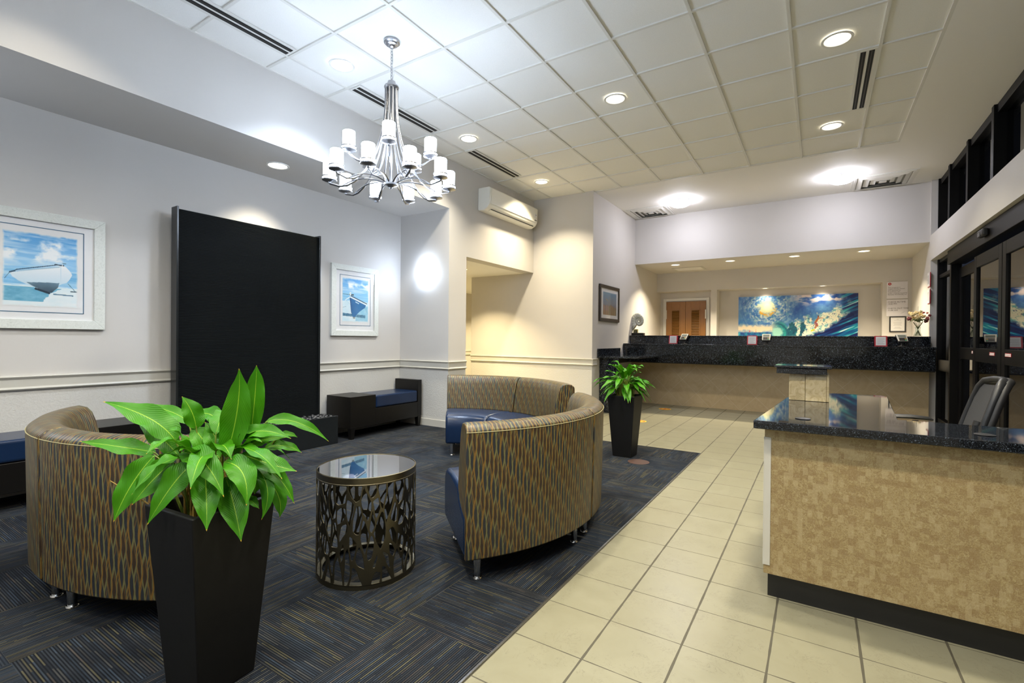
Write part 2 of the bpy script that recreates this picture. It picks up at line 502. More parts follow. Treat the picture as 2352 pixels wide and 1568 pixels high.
def put(img, mask, col): img[mask] = col
C3 = lambda *c: np.array(c, float)

# ------------------------------------------------------------------ the room
H, XL, XS, YP, YO, YW, X2, YR, XR = 3.618, -5.107, -4.20, 5.0, 5.38, 7.275, -3.087, 9.40, 1.40
SOF, ZC, ZR, YB, YN, YREAR = 2.967, 2.37, 2.715, 10.97, 11.28, -3.0
RT, RB = .905, .790
def wall(name, *b, m='wall'): return struct(B(*b).build(name, W[m]))
wall('floor', -9.0, 1.75, YREAR, 11.5, -.1, 0, m='ftile')
wall('floor', XL, -1.053, YREAR, 5.43, 0, .004, m='carpet')
struct(MB().box(-1.053, -1.045, YREAR, 5.438, 0, .007).box(-3.9, -1.053, 5.43, 5.438, 0, .007).build('trim_1', W['nickel']))
wall('wall_left', XL - .1, XL, YREAR, YP, RB, SOF)
wall('wall_left', XL - .1, XL, YREAR, YP, 0, RB, m='wains')
wall('ceiling', XL - .1, XS, YREAR, YO, SOF, 3.75)
wall('wall_pier', XL - .1, XS, YP, YO, RB, SOF)
wall('wall_pier', XL - .1, XS, YP, YO, 0, RB, m='wains')
wall('wall_over_opening', XS - .2, XS, YO, YW, ZC, 3.75)
wall('wall_centre', -5.55, X2, YW, 11.4, RB, 3.75)
wall('wall_centre', -5.55, X2, YW, 11.4, 0, RB, m='wains')
wall('wall_reception', X2, XR, YR, 11.4, ZR, 3.75)
wall('wall_reception', X2, XR, YB, YN, 2.30, ZR)
wall('wall_reception', -1.94, -1.82, YB, YN, 0, 2.30)
wall('wall_reception', .985, XR, YB, YN, 0, 2.30)
wall('wall_reception', X2, XR, YN, 11.4, 0, 2.30)
wall('wall_right', XR, 1.75, 9.33, 11.4, 0, 3.75)
wall('wall_right', XR, 1.62, YREAR, 9.33, 2.43, 2.80)
wall('wall_rear', XL - .1, 1.75, YREAR - .1, YREAR, 0, 3.75)
# ceiling
wall('ceiling', XS, .81, YREAR, 7.36, H + .012, 3.75, m='ctile')
wall('ceiling', .81, 1.75, YREAR, 9.4, H, 3.75, m='drywall')
wall('ceiling', X2, .81, 7.36, YR, H, 3.75, m='drywall')
wall('ceiling', -9.0, XS - .2, YO, 12.2, ZC, 2.5, m='drywall')
g = MB()
for k in range(-3, 5):
    x = -2.034 + .61 * k; g.box(x - .0115, x + .0115, YREAR, 7.36, H, H + .012)
for k in range(-10, 7):
    y = 3.6725 + .61 * k; g.box(XS, .81, y - .0115, y + .0115, H + .001, H + .012)
g.box(.785, .81, YREAR, 7.36, H, H + .012).box(XS, .81, 7.345, 7.36, H, H + .012).box(XS, XS + .018, YREAR, YW, H, H + .012)
struct(g.build('ceiling', W['tbar']))
# far hall seen through the opening
wall('wall_hall', -7.7, -7.6, YO, 12.2, 0, ZC, m='wall')
wall('wall_hall', -9.0, XL - .1, YO - .1, YO, 0, ZC, m='wall')
wall('wall_hall', -7.7, -5.55, 12.1, 12.2, 0, ZC, m='wall')

def rail(name, x0, y0, x1, y1, nx, ny):
    """moulded chair rail along a wall, (nx,ny) points into the room"""
    prof = [(0, RB), (.010, RB), (.020, RB + .006), (.024, RB + .014), (.020, RB + .022), (.012, RB + .028), (.012, RT - .03), (.018, RT - .024),
            (.022, RT - .018), (.027, RT - .010), (.024, RT - .003), (.016, RT), (0, RT)]
    v = []; n = len(prof)
    for (x, y) in ((x0, y0), (x1, y1)):
        v += [(x + nx * d, y + ny * d, z) for d, z in prof]
    f = [(i, (i + 1) % n, n + (i + 1) % n, n + i) for i in range(n)] + [tuple(range(n)), tuple(range(n, 2 * n))]
    return struct(MB().add(v, f).build(name, W['trim'], smooth=40))
rail('trim_2', XL, YREAR, XL, YP, 1, 0)
rail('trim_3', XL, YP, XS + .02, YP, 0, -1)
rail('trim_4', XS, YP - .02, XS, YO, 1, 0)
rail('trim_5', -5.55, YW, X2 + .02, YW, 0, -1)
rail('trim_6', X2, YW - .02, X2, 7.47, 1, 0)
rail('trim_7', -7.6, YO, -7.6, 12.1, 1, 0)
def base(name, *b): return struct(B(*b).build(name, W['trim'], bevel=.004))
base('baseboard_left', XL, XL + .014, YREAR, YP, 0, .10)
base('baseboard_pier', XL, XS + .014, YP - .014, YP, 0, .10)
base('baseboard_pier', XS, XS + .014, YP, YO, 0, .10)
base('baseboard_centre', -5.55, X2 + .014, YW - .014, YW, 0, .10)

# ------------------------------------------------------------------ right-hand glazing (bronze frames)
def frame_set(name, boxes, panes, kind=None):
    m = MB()
    for b in boxes: m.box(*b)
    o = struct(m.build(name, W['bronze'], bevel=.003, seg=1))
    for p in panes:
        B(*p).build('pane', W['glass'], o)
    return o
# clerestory windows above the beam
ys = [9.33, 8.644, 7.704, 6.72, 5.74, 4.76, 3.78, 2.80, 1.82, .84, -.14, -1.12, YREAR]
for i in range(len(ys) - 1):
    y1, y0 = ys[i], ys[i + 1]
    w = .05
    frame_set('window_%d' % (i + 1), [(1.475, 1.62, y0, y0 + w, 2.80, H), (1.475, 1.62, y1 - .03, y1, 2.80, H), (1.50, 1.62, y0 + w, y1 - .03, 3.53, H), (1.50, 1.62, y0 + w, y1 - .03, 2.80, 2.845)],
              [(1.572, 1.580, y0 + w, y1 - .03, 2.845, 3.53)])
# side light beside reception
frame_set('window_13', [(1.475, 1.58, 9.27, 9.33, 0, 2.43), (1.475, 1.58, 8.45, 8.52, 0, 2.43), (1.49, 1.57, 8.52, 9.27, 2.15, 2.20), (1.49, 1.57, 8.52, 9.27, .81, .97),
                        (1.49, 1.57, 8.52, 9.27, 2.38, 2.43), (1.49, 1.57, 8.52, 9.27, 0, .12)],
          [(1.526, 1.532, 8.52, 9.27, 2.20, 2.38), (1.526, 1.532, 8.52, 9.27, .97, 2.15), (1.526, 1.532, 8.52, 9.27, .12, .81)])
# sliding entrance doors
def slider(i, y0, y1, x, st=.10):
    d = frame_set('door_%d' % i, [(x, x + .045, y0, y0 + st, .02, 2.19), (x, x + .045, y1 - st, y1, .02, 2.19), (x, x + .045, y0 + st, y1 - st, 2.06, 2.19),
                                  (x, x + .045, y0 + st, y1 - st, 1.01, 1.155), (x, x + .045, y0 + st, y1 - st, .02, .20)],
                  [(x + .018, x + .026, y0 + st, y1 - st, 1.155, 2.06), (x + .018, x + .026, y0 + st, y1 - st, .20, 1.01)])
    return d
D = [slider(1, 7.42, 8.45, 1.555), slider(2, 6.46, 7.44, 1.495), slider(3, 5.45, 6.44, 1.495), slider(4, 4.44, 5.47, 1.555)]
frame_set('window_14', [(1.475, 1.58, YREAR, 4.44, 2.36, 2.43), (1.475, 1.58, YREAR, 4.44, 0, .12)] + [(1.475, 1.58, y, y + .07, 0, 2.43) for y in (4.37, 3.0, 1.6, .2, -1.2, -2.93)],
          [(1.526, 1.532, YREAR, 4.40, .12, 2.36)])
hb = struct(MB().box(1.44, 1.62, 4.40, 8.46, 2.245, 2.425).build('trim_8', W['bronze'], bevel=.004))
wall('floor', 1.75, 5.0, YREAR, 11.5, -.1, -.02, m='drywall')

# red and white push stickers on the door rails
for k, (yc, xx, lab) in enumerate(((7.70, 1.554, 'leftmost, on the recessed door leaf'), (6.72, 1.494, 'on the door leaf left of the meeting stiles'), (6.23, 1.494, 'on the door leaf right of the meeting stiles'))):
    t = thing('push_sticker', (xx, yc, 1.105), 'red sticker with white lettering, ' + lab, 'sticker', 'push stickers on the sliding doors')
    B(-.002, 0, -.085, .085, -.017, .017).build('backing', W['red'], t)
    m = MB(); random.seed(k)
    for r_ in range(2):
        y = -.078
        while y < .072:
            w = random.uniform(.008, .016); m.box(-.003, -.002, y, y + w, -.013 + r_ * .014, -.002 + r_ * .014); y += w + .004
    m.build('lettering', W['paper'], t)
t = thing('motion_sensor', (1.44, 6.72, 2.335), 'black rounded motion sensor on the bronze door header', 'sensor')
MB().box(-.055, 0, -.10, .10, -.035, .04).build('housing', W['black'], t, bevel=.018, seg=4, smooth=40)
MB().box(-.058, -.054, -.03, .06, -.03, .01).build('lens', W['stone'], t, bevel=.002)
del t

# ------------------------------------------------------------------ ceiling fittings
LENS = {c: simple('lit_lens', (.9, .9, .9), .5, emit=c, estr=(5.0 if c == COOL else 2.2)) for c in (WARM, NEUT, COOL, (1, .80, .45))}
def downlight(loc, label, power, color=NEUT, r=.088, spread=112, group='recessed ceiling lights', name='recessed_light'):
    t = thing(name, loc, label, 'light', group)
    MB().lathe([(r + .001, 0), (r + .022, 0), (r + .020, -.006), (r + .004, -.006), (r, -.001), (r, 0)], n=32, cap=False).build('trim_ring', W['white'], t, smooth=40)
    MB().lathe([(.001, -.002), (r, -.002), (r, 0), (.001, 0)], n=28).build('lens', LENS[color], t)
    lamp('lamp', 'AREA', (0, 0, -.005), power, color, t, size=2 * r, spread=spread)
    return t
zt = H + .001
DL = [((-3.57, 2.77), 'recessed ceiling light left of the chandelier chain', COOL, 1.0),
      ((-3.57, 4.60), 'recessed ceiling light between the two far linear vents on the left', NEUT, 1.0),
      ((-3.59, 6.44), 'recessed ceiling light above the wall-mounted air conditioner', WARM, 1.5),
      ((-1.73, 4.60), 'recessed light alone in the middle of the tiled ceiling', NEUT, 1.0),
      ((.107, 4.61), 'largest recessed ceiling light, at the top right near the slot vent', NEUT, 1.0),
      ((.107, 6.44), 'recessed ceiling light beyond the right-hand slot vent', NEUT, 1.0)]
for (x, y), lab, c, k in DL: downlight((x, y, zt), lab, P_DOWN * k, c)
for (x, y) in ((-1.73, 2.77), (-3.57, .93), (-1.73, .93), (.107, 2.77), (.107, .93), (-1.73, -.9), (.107, -.9), (-3.57, -.9)):  # ceiling light rows continued out of view, added to raise the room's brightness
    downlight((x, y, zt), 'recessed ceiling light added out of view in the tiled ceiling, above the camera', P_DOWN * (.30 if x < -3 else 1.5), NEUT, spread=(112 if x < -3 else 150), group='added recessed lights above the camera')
downlight((-4.68, 2.858, SOF), 'recessed light under the left soffit, above the ribbed black panel', P_DOWN * .55, NEUT, spread=95, group='soffit light')
for x, lab in ((-2.40, 'first from the left'), (-1.40, 'second from the left'), (-.36, 'third from the left'), (.63, 'rightmost, above the wall signs')):
    downlight((x, 9.80, ZR), 'recessed light in the low ceiling over the reception desk, ' + lab, P_RECESS, WARM, r=.075, group='reception recess lights')
for x, lab in ((-.92, 'left one, over the painted sun'), (.07, 'right one, over the surfer')):
    downlight((x, 11.12, 2.30), 'small spotlight above the wave painting, ' + lab, 1.3, WARM, r=.045, spread=105, group='painting spotlights', name='spotlight')
downlight((-5.02, 6.33, ZC), 'recessed light in the low corridor ceiling beyond the opening', P_HALL, (1, .80, .45), r=.075, group='corridor lights')
downlight((-6.55, 8.05, ZC), 'far corridor light just visible past the wall edge', P_HALL, (1, .80, .45), r=.075, group='corridor lights')
downlight((-6.55, 10.0, ZC), 'farthest recessed light in the corridor ceiling, hidden past the wall', P_HALL, (1, .80, .45), r=.075, group='corridor lights')

def linear_vent(x0, x1, y0, y1, label):
    t = thing('linear_vent', ((x0 + x1) / 2, (y0 + y1) / 2, H), label, 'vent', 'slot vents in the tiled ceiling')
    w, l = (x1 - x0) / 2, (y1 - y0) / 2
    MB().box(-w, w, -l, l, -.002, .006).build('plate', W['tbar'], t)
    for s in (-1, 1):
        c = s * w * .42
        B(c - w * .27, c + w * .27, -l + .02, l - .02, -.004, -.0015).build('slot', W['slot'], t)
        B(c - w * .03, c + w * .03, -l + .02, l - .02, -.0062, -.0038).build('blade', W['brown'], t)
    return t
linear_vent(-3.86, -3.71, 1.26, 2.43, 'two-slot linear vent at the top left of the ceiling')
linear_vent(-3.86, -3.71, 3.08, 4.24, 'two-slot linear vent passing behind the chandelier')
linear_vent(-3.86, -3.71, 4.90, 6.05, 'two-slot linear vent above the air conditioner')
linear_vent(.255, .395, 4.90, 6.10, 'two-slot linear vent on the right side of the ceiling')

def square_vent(x, y, z, s, label, nring=3, name='square_vent'):
    t = thing(name, (x, y, z), label, 'vent', 'square ceiling diffusers')
    m = MB()
    def ring(a, b, z0, z1):
        m.box(-a, a, -a, -b, z0, z1).box(-a, a, b, a, z0, z1).box(-a, -b, -b, b, z0, z1).box(b, a, -b, b, z0, z1)
    ring(s, s * .90, -.008, 0); ring(s * .92, s * .84, -.014, 0); m.build('frame', W['white'], t, bevel=.003)
    B(-s * .84, s * .84, -s * .84, s * .84, -.001, 0).build('throat', W['throat'], t)
    for k in range(nring):
        a = s * (.82 - .22 * k); mm = MB(); z0, z1 = -.026, -.003; b = a - s * .15
        v = [(-a, -a, z1), (a, -a, z1), (a, a, z1), (-a, a, z1), (-b, -b, z0), (b, -b, z0), (b, b, z0), (-b, b, z0)]
        mm.add(v, [(0, 1, 5, 4), (1, 2, 6, 5), (2, 3, 7, 6), (3, 0, 4, 7)]); mm.add([(q[0] * .97, q[1] * .97, q[2] + .004) for q in v], [(4, 5, 1, 0), (5, 6, 2, 1), (6, 7, 3, 2), (7, 4, 0, 3)])
        mm.build('louvre', W['white'], t)
    B(-s * .12, s * .12, -s * .12, s * .12, -.026, -.02).build('centre_plate', W['white'], t)
    return t
square_vent(.79, 8.975, H, .38, 'square ceiling diffuser at the right beside the flush light')
square_vent(-2.66, 9.01, H, .37, 'square ceiling diffuser at the left beside the flush light')
t = thing('return_grille', (-2.28, 10.45, ZR), 'flat cream return grille in the low reception ceiling', 'vent')
MB().box(-.30, .30, -.22, .22, -.008, 0).build('frame', W['trim'], t, bevel=.003)
m = MB()
for k in range(16): m.box(-.26, .26, -.19 + k * .024, -.182 + k * .024, -.013, -.007)
m.build('slats', W['drywall'], t)

def flush_light(x, y, label):
    t = thing('flush_light', (x, y, H), label, 'light', 'flush dome lights')
    MB().lathe([(.001, 0), (.17, 0), (.17, -.025), (.16, -.03), (.001, -.03)], n=36).build('pan', W['nickel'], t, smooth=40)
    MB().lathe([(.175, -.03), (.172, -.045), (.150, -.075), (.11, -.097), (.06, -.11), (.001, -.115)], n=36, cap=False).build('glass_dome', W['flush'], t, smooth=60)
    for k in range(3):
        a = .5 + k * 2.094; B(-.008, .008, -.006, .006, -.055, -.026).build('clip', W['steel'], t, loc=(.178 * math.cos(a), .178 * math.sin(a), 0), rz=a)
flush_light(-2.02, 8.52, 'flush glass dome light at the left, in front of the reception wall')
flush_light(.27, 8.43, 'flush glass dome light at the right, beside the larger diffuser')

# ------------------------------------------------------------------ chandelier
CH = (-2.946, 2.769)
t = thing('chandelier', (CH[0], CH[1], 0), 'fifteen-light brushed nickel chandelier with glowing cylinder shades', 'chandelier')
NK = W['nickel']
MB().lathe([(.001, H + .01), (.062, H + .01), (.064, H - .008), (.052, H - .014), (.048, H - .024), (.030, H - .030), (.024, H - .042), (.012, H - .050), (.001, H - .052)], n=28).build('ceiling_canopy', NK, t, smooth=35)
z = H - .05; k = 0
chain = MB()
while z > 3.335:
    pts = []
    for i in range(10):
        a = 2 * PI * i / 10; r, h = .0085 * math.cos(a), .017 * math.sin(a)
        pts.append((r, 0, z - .014 + h) if k % 2 == 0 else (0, r, z - .014 + h))
    chain.tube(pts, .0024, 6, closed=True); z -= .0245; k += 1
chain.build('chain', NK, t, smooth=60)
MB().tube([(0.004, 0, H - .05), (.012, .004, 3.50), (.008, 0, 3.42), (.022, .006, 3.36), (.012, 0, 3.31)], .0018, 6).build('cord', W['casing'], t, smooth=60)
MB().lathe([(.001, 3.325), (.006, 3.32), (.007, 3.302), (.030, 3.298), (.036, 3.272), (.056, 3.262), (.060, 3.25), (.052, 3.236), (.001, 3.236)], n=28).build('top_cap', NK, t, smooth=35)
MB().tube([(0, 0, 3.24), (0, 0, 2.47)], .012, 10).build('centre_rod', NK, t, smooth=60)
MB().lathe([(.001, 2.425), (.008, 2.428), (.012, 2.44), (.022, 2.442), (.030, 2.45), (.055, 2.455), (.058, 2.468), (.030, 2.478), (.014, 2.49), (.001, 2.49)], n=28).build('hub', NK, t, smooth=35)
def bez(p, n=14):
    P = [Vector(q) for q in p]; out = []
    for i in range(n + 1):
        u = i / n; Q = list(P)
        while len(Q) > 1: Q = [Q[j].lerp(Q[j + 1], u) for j in range(len(Q) - 1)]
        out.append(Q[0])
    return out
def polar(a, r, z): return (r * math.cos(a), r * math.sin(a), z)
def light_cup(a, r, z0, ph):
    x, y = r * math.cos(a), r * math.sin(a)
    cupo = MB().lathe([(.001, z0 - .016), (.010, z0 - .014), (.012, z0 - .004), (.030, z0), (.046, z0 + .006), (.056, z0 + .008), (.057, z0 + .014), (.052, z0 + .018), (.001, z0 + .018)], (x, y, 0), 24).build('candle_cup', NK, t, smooth=35)
    rg = MB().lathe([(.0535, z0 + .030), (.0565, z0 + .030), (.0565, z0 + .040), (.0535, z0 + .040), (.0535, z0 + .030)], (x, y, 0), 24, cap=False)
    for q in range(3):
        b = ph + q * 2.094; rg.box(x + .053 * math.cos(b) - .002, x + .053 * math.cos(b) + .002, y + .053 * math.sin(b) - .002, y + .053 * math.sin(b) + .002, z0 + .012, z0 + .032)
    rg.build('gallery_ring', NK, cupo, smooth=35)
    MB().lathe([(.040, z0 + .019), (.047, z0 + .022), (.048, z0 + .150), (.044, z0 + .155), (.001, z0 + .155)], (x, y, 0), 24, cap=False).build('glass_shade', W['shade'], t, smooth=50)
for i in range(10):
    a = -1.097 - i * PI / 5
    rod = bez([polar(a, .046, 3.245), polar(a, .046, 2.98), polar(a, .050, 2.76), polar(a, .17, 2.66), polar(a, .24, 2.33), polar(a, .47, 2.436)])
    MB().tube(rod, .0092, 6, squash=.6).build('arm', NK, t, smooth=60)
    MB().tube(bez([polar(a + .06, .03, 2.462), polar(a + .06, .15, 2.52), polar(a + .03, .28, 2.50), polar(a, .385, 2.415)], 10), .0075, 6, squash=.55).build('brace', NK, t, smooth=60)
    light_cup(a, .472, 2.45, a)
for i in range(5):
    a = -.804 + i * 2 * PI / 5
    rod = bez([polar(a, .028, 3.245), polar(a, .028, 3.0), polar(a, .05, 2.82), polar(a, .14, 2.50), polar(a, .26, 2.60), polar(a, .325, 2.652)])
    MB().tube(rod, .0092, 6, squash=.6).build('arm', NK, t, smooth=60)
    MB().tube(bez([polar(a, .035, 2.47), polar(a, .05, 2.56), polar(a, .13, 2.60), polar(a, .215, 2.585)], 10), .0075, 6, squash=.55).build('brace', NK, t, smooth=60)
    light_cup(a, .33, 2.668, a)

dup(t, (-.20, -.95, 0), 0.0, 'added second nickel chandelier of the same kind, unseen behind the camera near the entrance')  # unseen copy of the chandelier, added to brighten the ceiling
dup(t, (-2.75, -1.60, 0), 0.3, 'added third nickel chandelier of the same kind at the rear of the lounge, unseen behind the camera')  # another copy added out of view, more light for ceiling and soffit

# ------------------------------------------------------------------ wall sconce
t = thing('wall_sconce', (-4.60, YP, 2.11), 'glowing white curved glass sconce on the narrow pier wall', 'light')
B(-.06, .06, -.02, 0, -.07, .07).build('backplate', NK, t, bevel=.004)
m = MB(); n = 16; v = []
for i in range(n + 1):
    a = PI * i / n
    for j in range(9):
        zz = -.16 + .32 * j / 8; w = math.sqrt(max(0, 1 - (zz / .20) ** 2)) if zz < 0 else 1 - .12 * (zz / .16) ** 2
        v.append((.125 * w * math.cos(a), -.02 - .080 * w * math.sin(a), zz * .62))
for i in range(n):
    for j in range(8): m.add([], []); m.f.append((i * 9 + j, (i + 1) * 9 + j, (i + 1) * 9 + j + 1, i * 9 + j + 1)); m.uv.append(None)
m.v = v; m.build('glass_shade', W['sconce'], t, smooth=60)
for (x, y, zz) in ((.104, -.068, .04), (-.104, -.068, .04), (0, -.078, -.094)): MB().sphere((x, y, zz), .007).build('finial', NK, t)
s2 = dup(t, (XL, .05, 2.15), PI / 2, 'added second glass sconce of the same kind on the left wall, unseen beside the camera')  # sconce assumed out of view, added for cool light on the left soffit

# ------------------------------------------------------------------ air conditioner
t = thing('air_conditioner', (XS, 6.34, 3.08), 'white wall-mounted split air conditioner above the corridor opening', 'air conditioner')
prof = [(0, 0), (.10, -.005), (.17, .03), (.205, .085), (.215, .30), (.20, .325), (0, .325)]
m = MB(); n = len(prof)
m.add([(a, -.70, b) for a, b in prof] + [(a, .70, b) for a, b in prof], [tuple(range(n)), tuple(range(n, 2 * n))] + [(i, (i + 1) % n, n + (i + 1) % n, n + i) for i in range(n)])
m.build('body', W['offwhite'], t, bevel=.012, seg=3, smooth=40)
fp = [(.206, .085), (.2165, .30), (.221, .30), (.2105, .085)]
MB().add([(a, -.66, b) for a, b in fp] + [(a, .68, b) for a, b in fp], [(0, 1, 2, 3), (4, 5, 6, 7), (0, 1, 5, 4), (1, 2, 6, 5), (2, 3, 7, 6), (3, 0, 4, 7)]).build('front_panel', W['offwhite'], t, bevel=.002)
MB().add([(.120, -.60, .0005), (.155, -.60, .018), (.155, .63, .018), (.120, .63, .0005), (.122, -.60, -.004), (.158, -.60, .014), (.158, .63, .014), (.122, .63, -.004)],
         [(0, 1, 2, 3), (4, 5, 6, 7), (0, 1, 5, 4), (1, 2, 6, 5), (2, 3, 7, 6), (3, 0, 4, 7)]).build('louvre', W['offwhite'], t)
MB().add([(.157, -.60, .017), (.165, -.60, .024), (.165, .63, .024), (.157, .63, .017), (.162, -.60, .015), (.168, -.60, .021), (.168, .63, .021), (.162, .63, .015)],
         [(0, 1, 2, 3), (4, 5, 6, 7), (0, 1, 5, 4), (1, 2, 6, 5), (2, 3, 7, 6), (3, 0, 4, 7)]).build('air_slot', W['slot'], t)
B(.2165, .2225, .60, .645, .16, .22).build('sticker', W['paper'], t)
B(.2215, .2235, .615, .63, .185, .205).build('display', W['ink'], t)
B(.214, .2185, .59, .65, .105, .117).build('badge', W['ink'], t)

# ------------------------------------------------------------------ framed pictures
def picture(name, origin, axis, w, h, fw, fd, fmat, label, cat, art, lines=True, art_rect=None, blue=None, group=None):
    """origin = lower-left corner seen from the room; axis 'x' hangs on a wall facing +x (picture runs along +y); 'y' on a wall facing -y (runs along +x)"""
    t = thing(name, origin, label, cat, group)
    def bx(m, u0, u1, d0, d1, z0, z1):
        return m.box(d0, d1, u0, u1, z0, z1) if axis == 'x' else m.box(u0, u1, -d1, -d0, z0, z1)
    m = MB()
    def mitre(u0, v0, u1, v1, U0, V0, U1, V1):
        # one side of the frame as a trapezoid block with raised outer lip
        q = [(u0, v0), (u1, v1), (U1, V1), (U0, V0)]
        out = []
        for d in (0, fd):
            for (a, b) in q: out.append((d, a, b) if axis == 'x' else (a, -d, b))
        m.add(out, [(0, 1, 2, 3), (4, 5, 6, 7), (0, 1, 5, 4), (1, 2, 6, 5), (2, 3, 7, 6), (3, 0, 4, 7)])
    mitre(0, 0, w, 0, fw, fw, w - fw, fw); mitre(w, 0, w, h, w - fw, fw, w - fw, h - fw)
    mitre(w, h, 0, h, w - fw, h - fw, fw, h - fw); mitre(0, h, 0, 0, fw, h - fw, fw, fw)
    m.build('frame', fmat, t, bevel=.0025)
    bx(MB(), fw, w - fw, .001, fd * .45, fw, h - fw).build('mat', W['mat'], t)
    d = fd * .45 + .0012
    if blue:
        a0, a1, b0, b1 = blue; m = MB(); lw = .006
        for (u0, u1, z0, z1) in ((a0, a1, b0, b0 + lw), (a0, a1, b1 - lw, b1), (a0, a0 + lw, b0, b1), (a1 - lw, a1, b0, b1)): bx(m, u0, u1, d - .001, d + .0005, z0, z1)
        m.build('mat_border', W['blueline'], t)
    a0, a1, b0, b1 = art_rect; rgb = art()
    nv, nu = rgb.shape[:2]
    if axis == 'x': o = grid_color('print', (d, a0, b0), (0, a1 - a0, 0), (0, 0, b1 - b0), nu, nv, rgb, W['vc'], t)
    else: o = grid_color('print', (a0, -d, b0), (a1 - a0, 0, 0), (0, 0, b1 - b0), nu, nv, rgb, W['vc'], t)
    bx(MB(), fw - .002, w - fw + .002, fd * .72, fd * .72 + .002, fw - .002, h - fw + .002).build('glazing', W['picglass'], t)
    return t
def uvgrid(nu, nv): return np.meshgrid(np.linspace(0, 1, nu), np.linspace(0, 1, nv))
def vignette_white(img, U, V, seed):
    e = np.minimum(np.minimum(U, 1 - U), np.minimum(V, 1 - V)) + (fbm(U * 14, V * 14, 3, seed) - .5) * .03
    return lerp(np.full_like(img, .9), img, np.clip((e - .0) / .03, 0, 1))
def sky_sea(U, V, horizon, seed):
    n = fbm(U * 3.2, V * 6.0, 5, seed); st = fbm(U * 2, V * 22, 4, seed + 3)
    img = lerp(C3(.30, .60, .86) * np.ones(U.shape + (3,)), C3(.62, .82, .95) * np.ones(U.shape + (3,)), np.clip(V / horizon, 0, 1))
    img = lerp(img, C3(.83, .91, .96) * np.ones(U.shape + (3,)), np.clip((st - .42) * 3, 0, 1) * .8)
    cl = np.clip((n - .47) * 7, 0, 1) * np.clip((V - .03) * 10, 0, 1) * np.clip((horizon * .78 - V) * 9, 0, 1)
    img = lerp(img, C3(.93, .95, .97) * np.ones(U.shape + (3,)), cl)
    return img, n
def art_white_boat():
    U, V = uvgrid(190, 210); img, n = sky_sea(U, V, .58, 5)
    ones = np.ones(U.shape + (3,))
    sea = (V > .50) & (V < .70)
    img[sea] = lerp(C3(.40, .68, .88) * ones, C3(.70, .86, .95) * ones, np.clip(fbm(U * 2, V * 40, 3, 9) * 1.6 - .3, 0, 1))[sea]
    sand = V + (fbm(U * 5, V * 5, 3, 2) - .5) * .03 > .72
    img[sand] = lerp(C3(.84, .92, .95) * ones, C3(.93, .95, .96) * ones, fbm(U * 6, V * 20, 3, 8))[sand]
    sh = sand & (V < .93) & (V > .735) & (U < .78 - (V - .73) * 1.4 + (n - .5) * .3)
    img[sh] = lerp(C3(.30, .58, .72) * ones, C3(.55, .78, .87) * ones, fbm(U * 10, V * 22, 4, 12))[sh]
    hull = [(.09, .56), (.17, .545), (.40, .50), (.62, .445), (.78, .405), (.83, .42), (.90, .49), (.92, .53), (.88, .60), (.84, .645), (.76, .67), (.70, .715), (.62, .79), (.55, .78), (.36, .725), (.20, .66), (.12, .61)]
    hm = inpoly(U, V, hull); shade = np.clip((V - .45) / .3, 0, 1)
    img[hm] = lerp(C3(.93, .95, .97) * ones, C3(.74, .85, .92) * ones, shade)[hm]
    keel = inpoly(U, V, [(.30, .675), (.50, .662), (.74, .655), (.72, .72), (.63, .80), (.52, .775), (.38, .72)])
    img[keel] = lerp(C3(.45, .58, .66) * ones, C3(.22, .30, .36) * ones, np.clip((V - .66) / .13 * .8 + fbm(U * 9, V * 9, 3, 1) * .4, 0, 1))[keel]
    st = hm & (U > .76); img[st] = img[st] * .95 + .05
    for (a, b, w, c) in (((.09, .555), (.17, .528), .010, (.20, .32, .42)), ((.17, .515), (.70, .405), .006, (.18, .30, .42)), ((.68, .40), (.80, .405), .009, (.2, .3, .4)), ((.09, .56), (.03, .64), .004, (.3, .45, .55)),
                         ((.86, .655), (.97, .765), .004, (.3, .45, .55)), ((.90, .765), (.99, .765), .007, (.18, .30, .36)), ((.78, .375), (.83, .375), .006, (.25, .4, .5)), ((.78, .38), (.78, .41), .006, (.8, .86, .9)),
                         ((.17, .535), (.74, .43), .008, (.66, .78, .86)), ((.76, .42), (.76, .67), .006, (.80, .88, .93)), ((.42, .755), (.60, .805), .014, (.12, .20, .26)), ((.66, .815), (.93, .825), .008, (.35, .5, .6))):
        put(img, seg(U, V, a, b) < w, c)
    return vignette_white(img, U, V, 4)
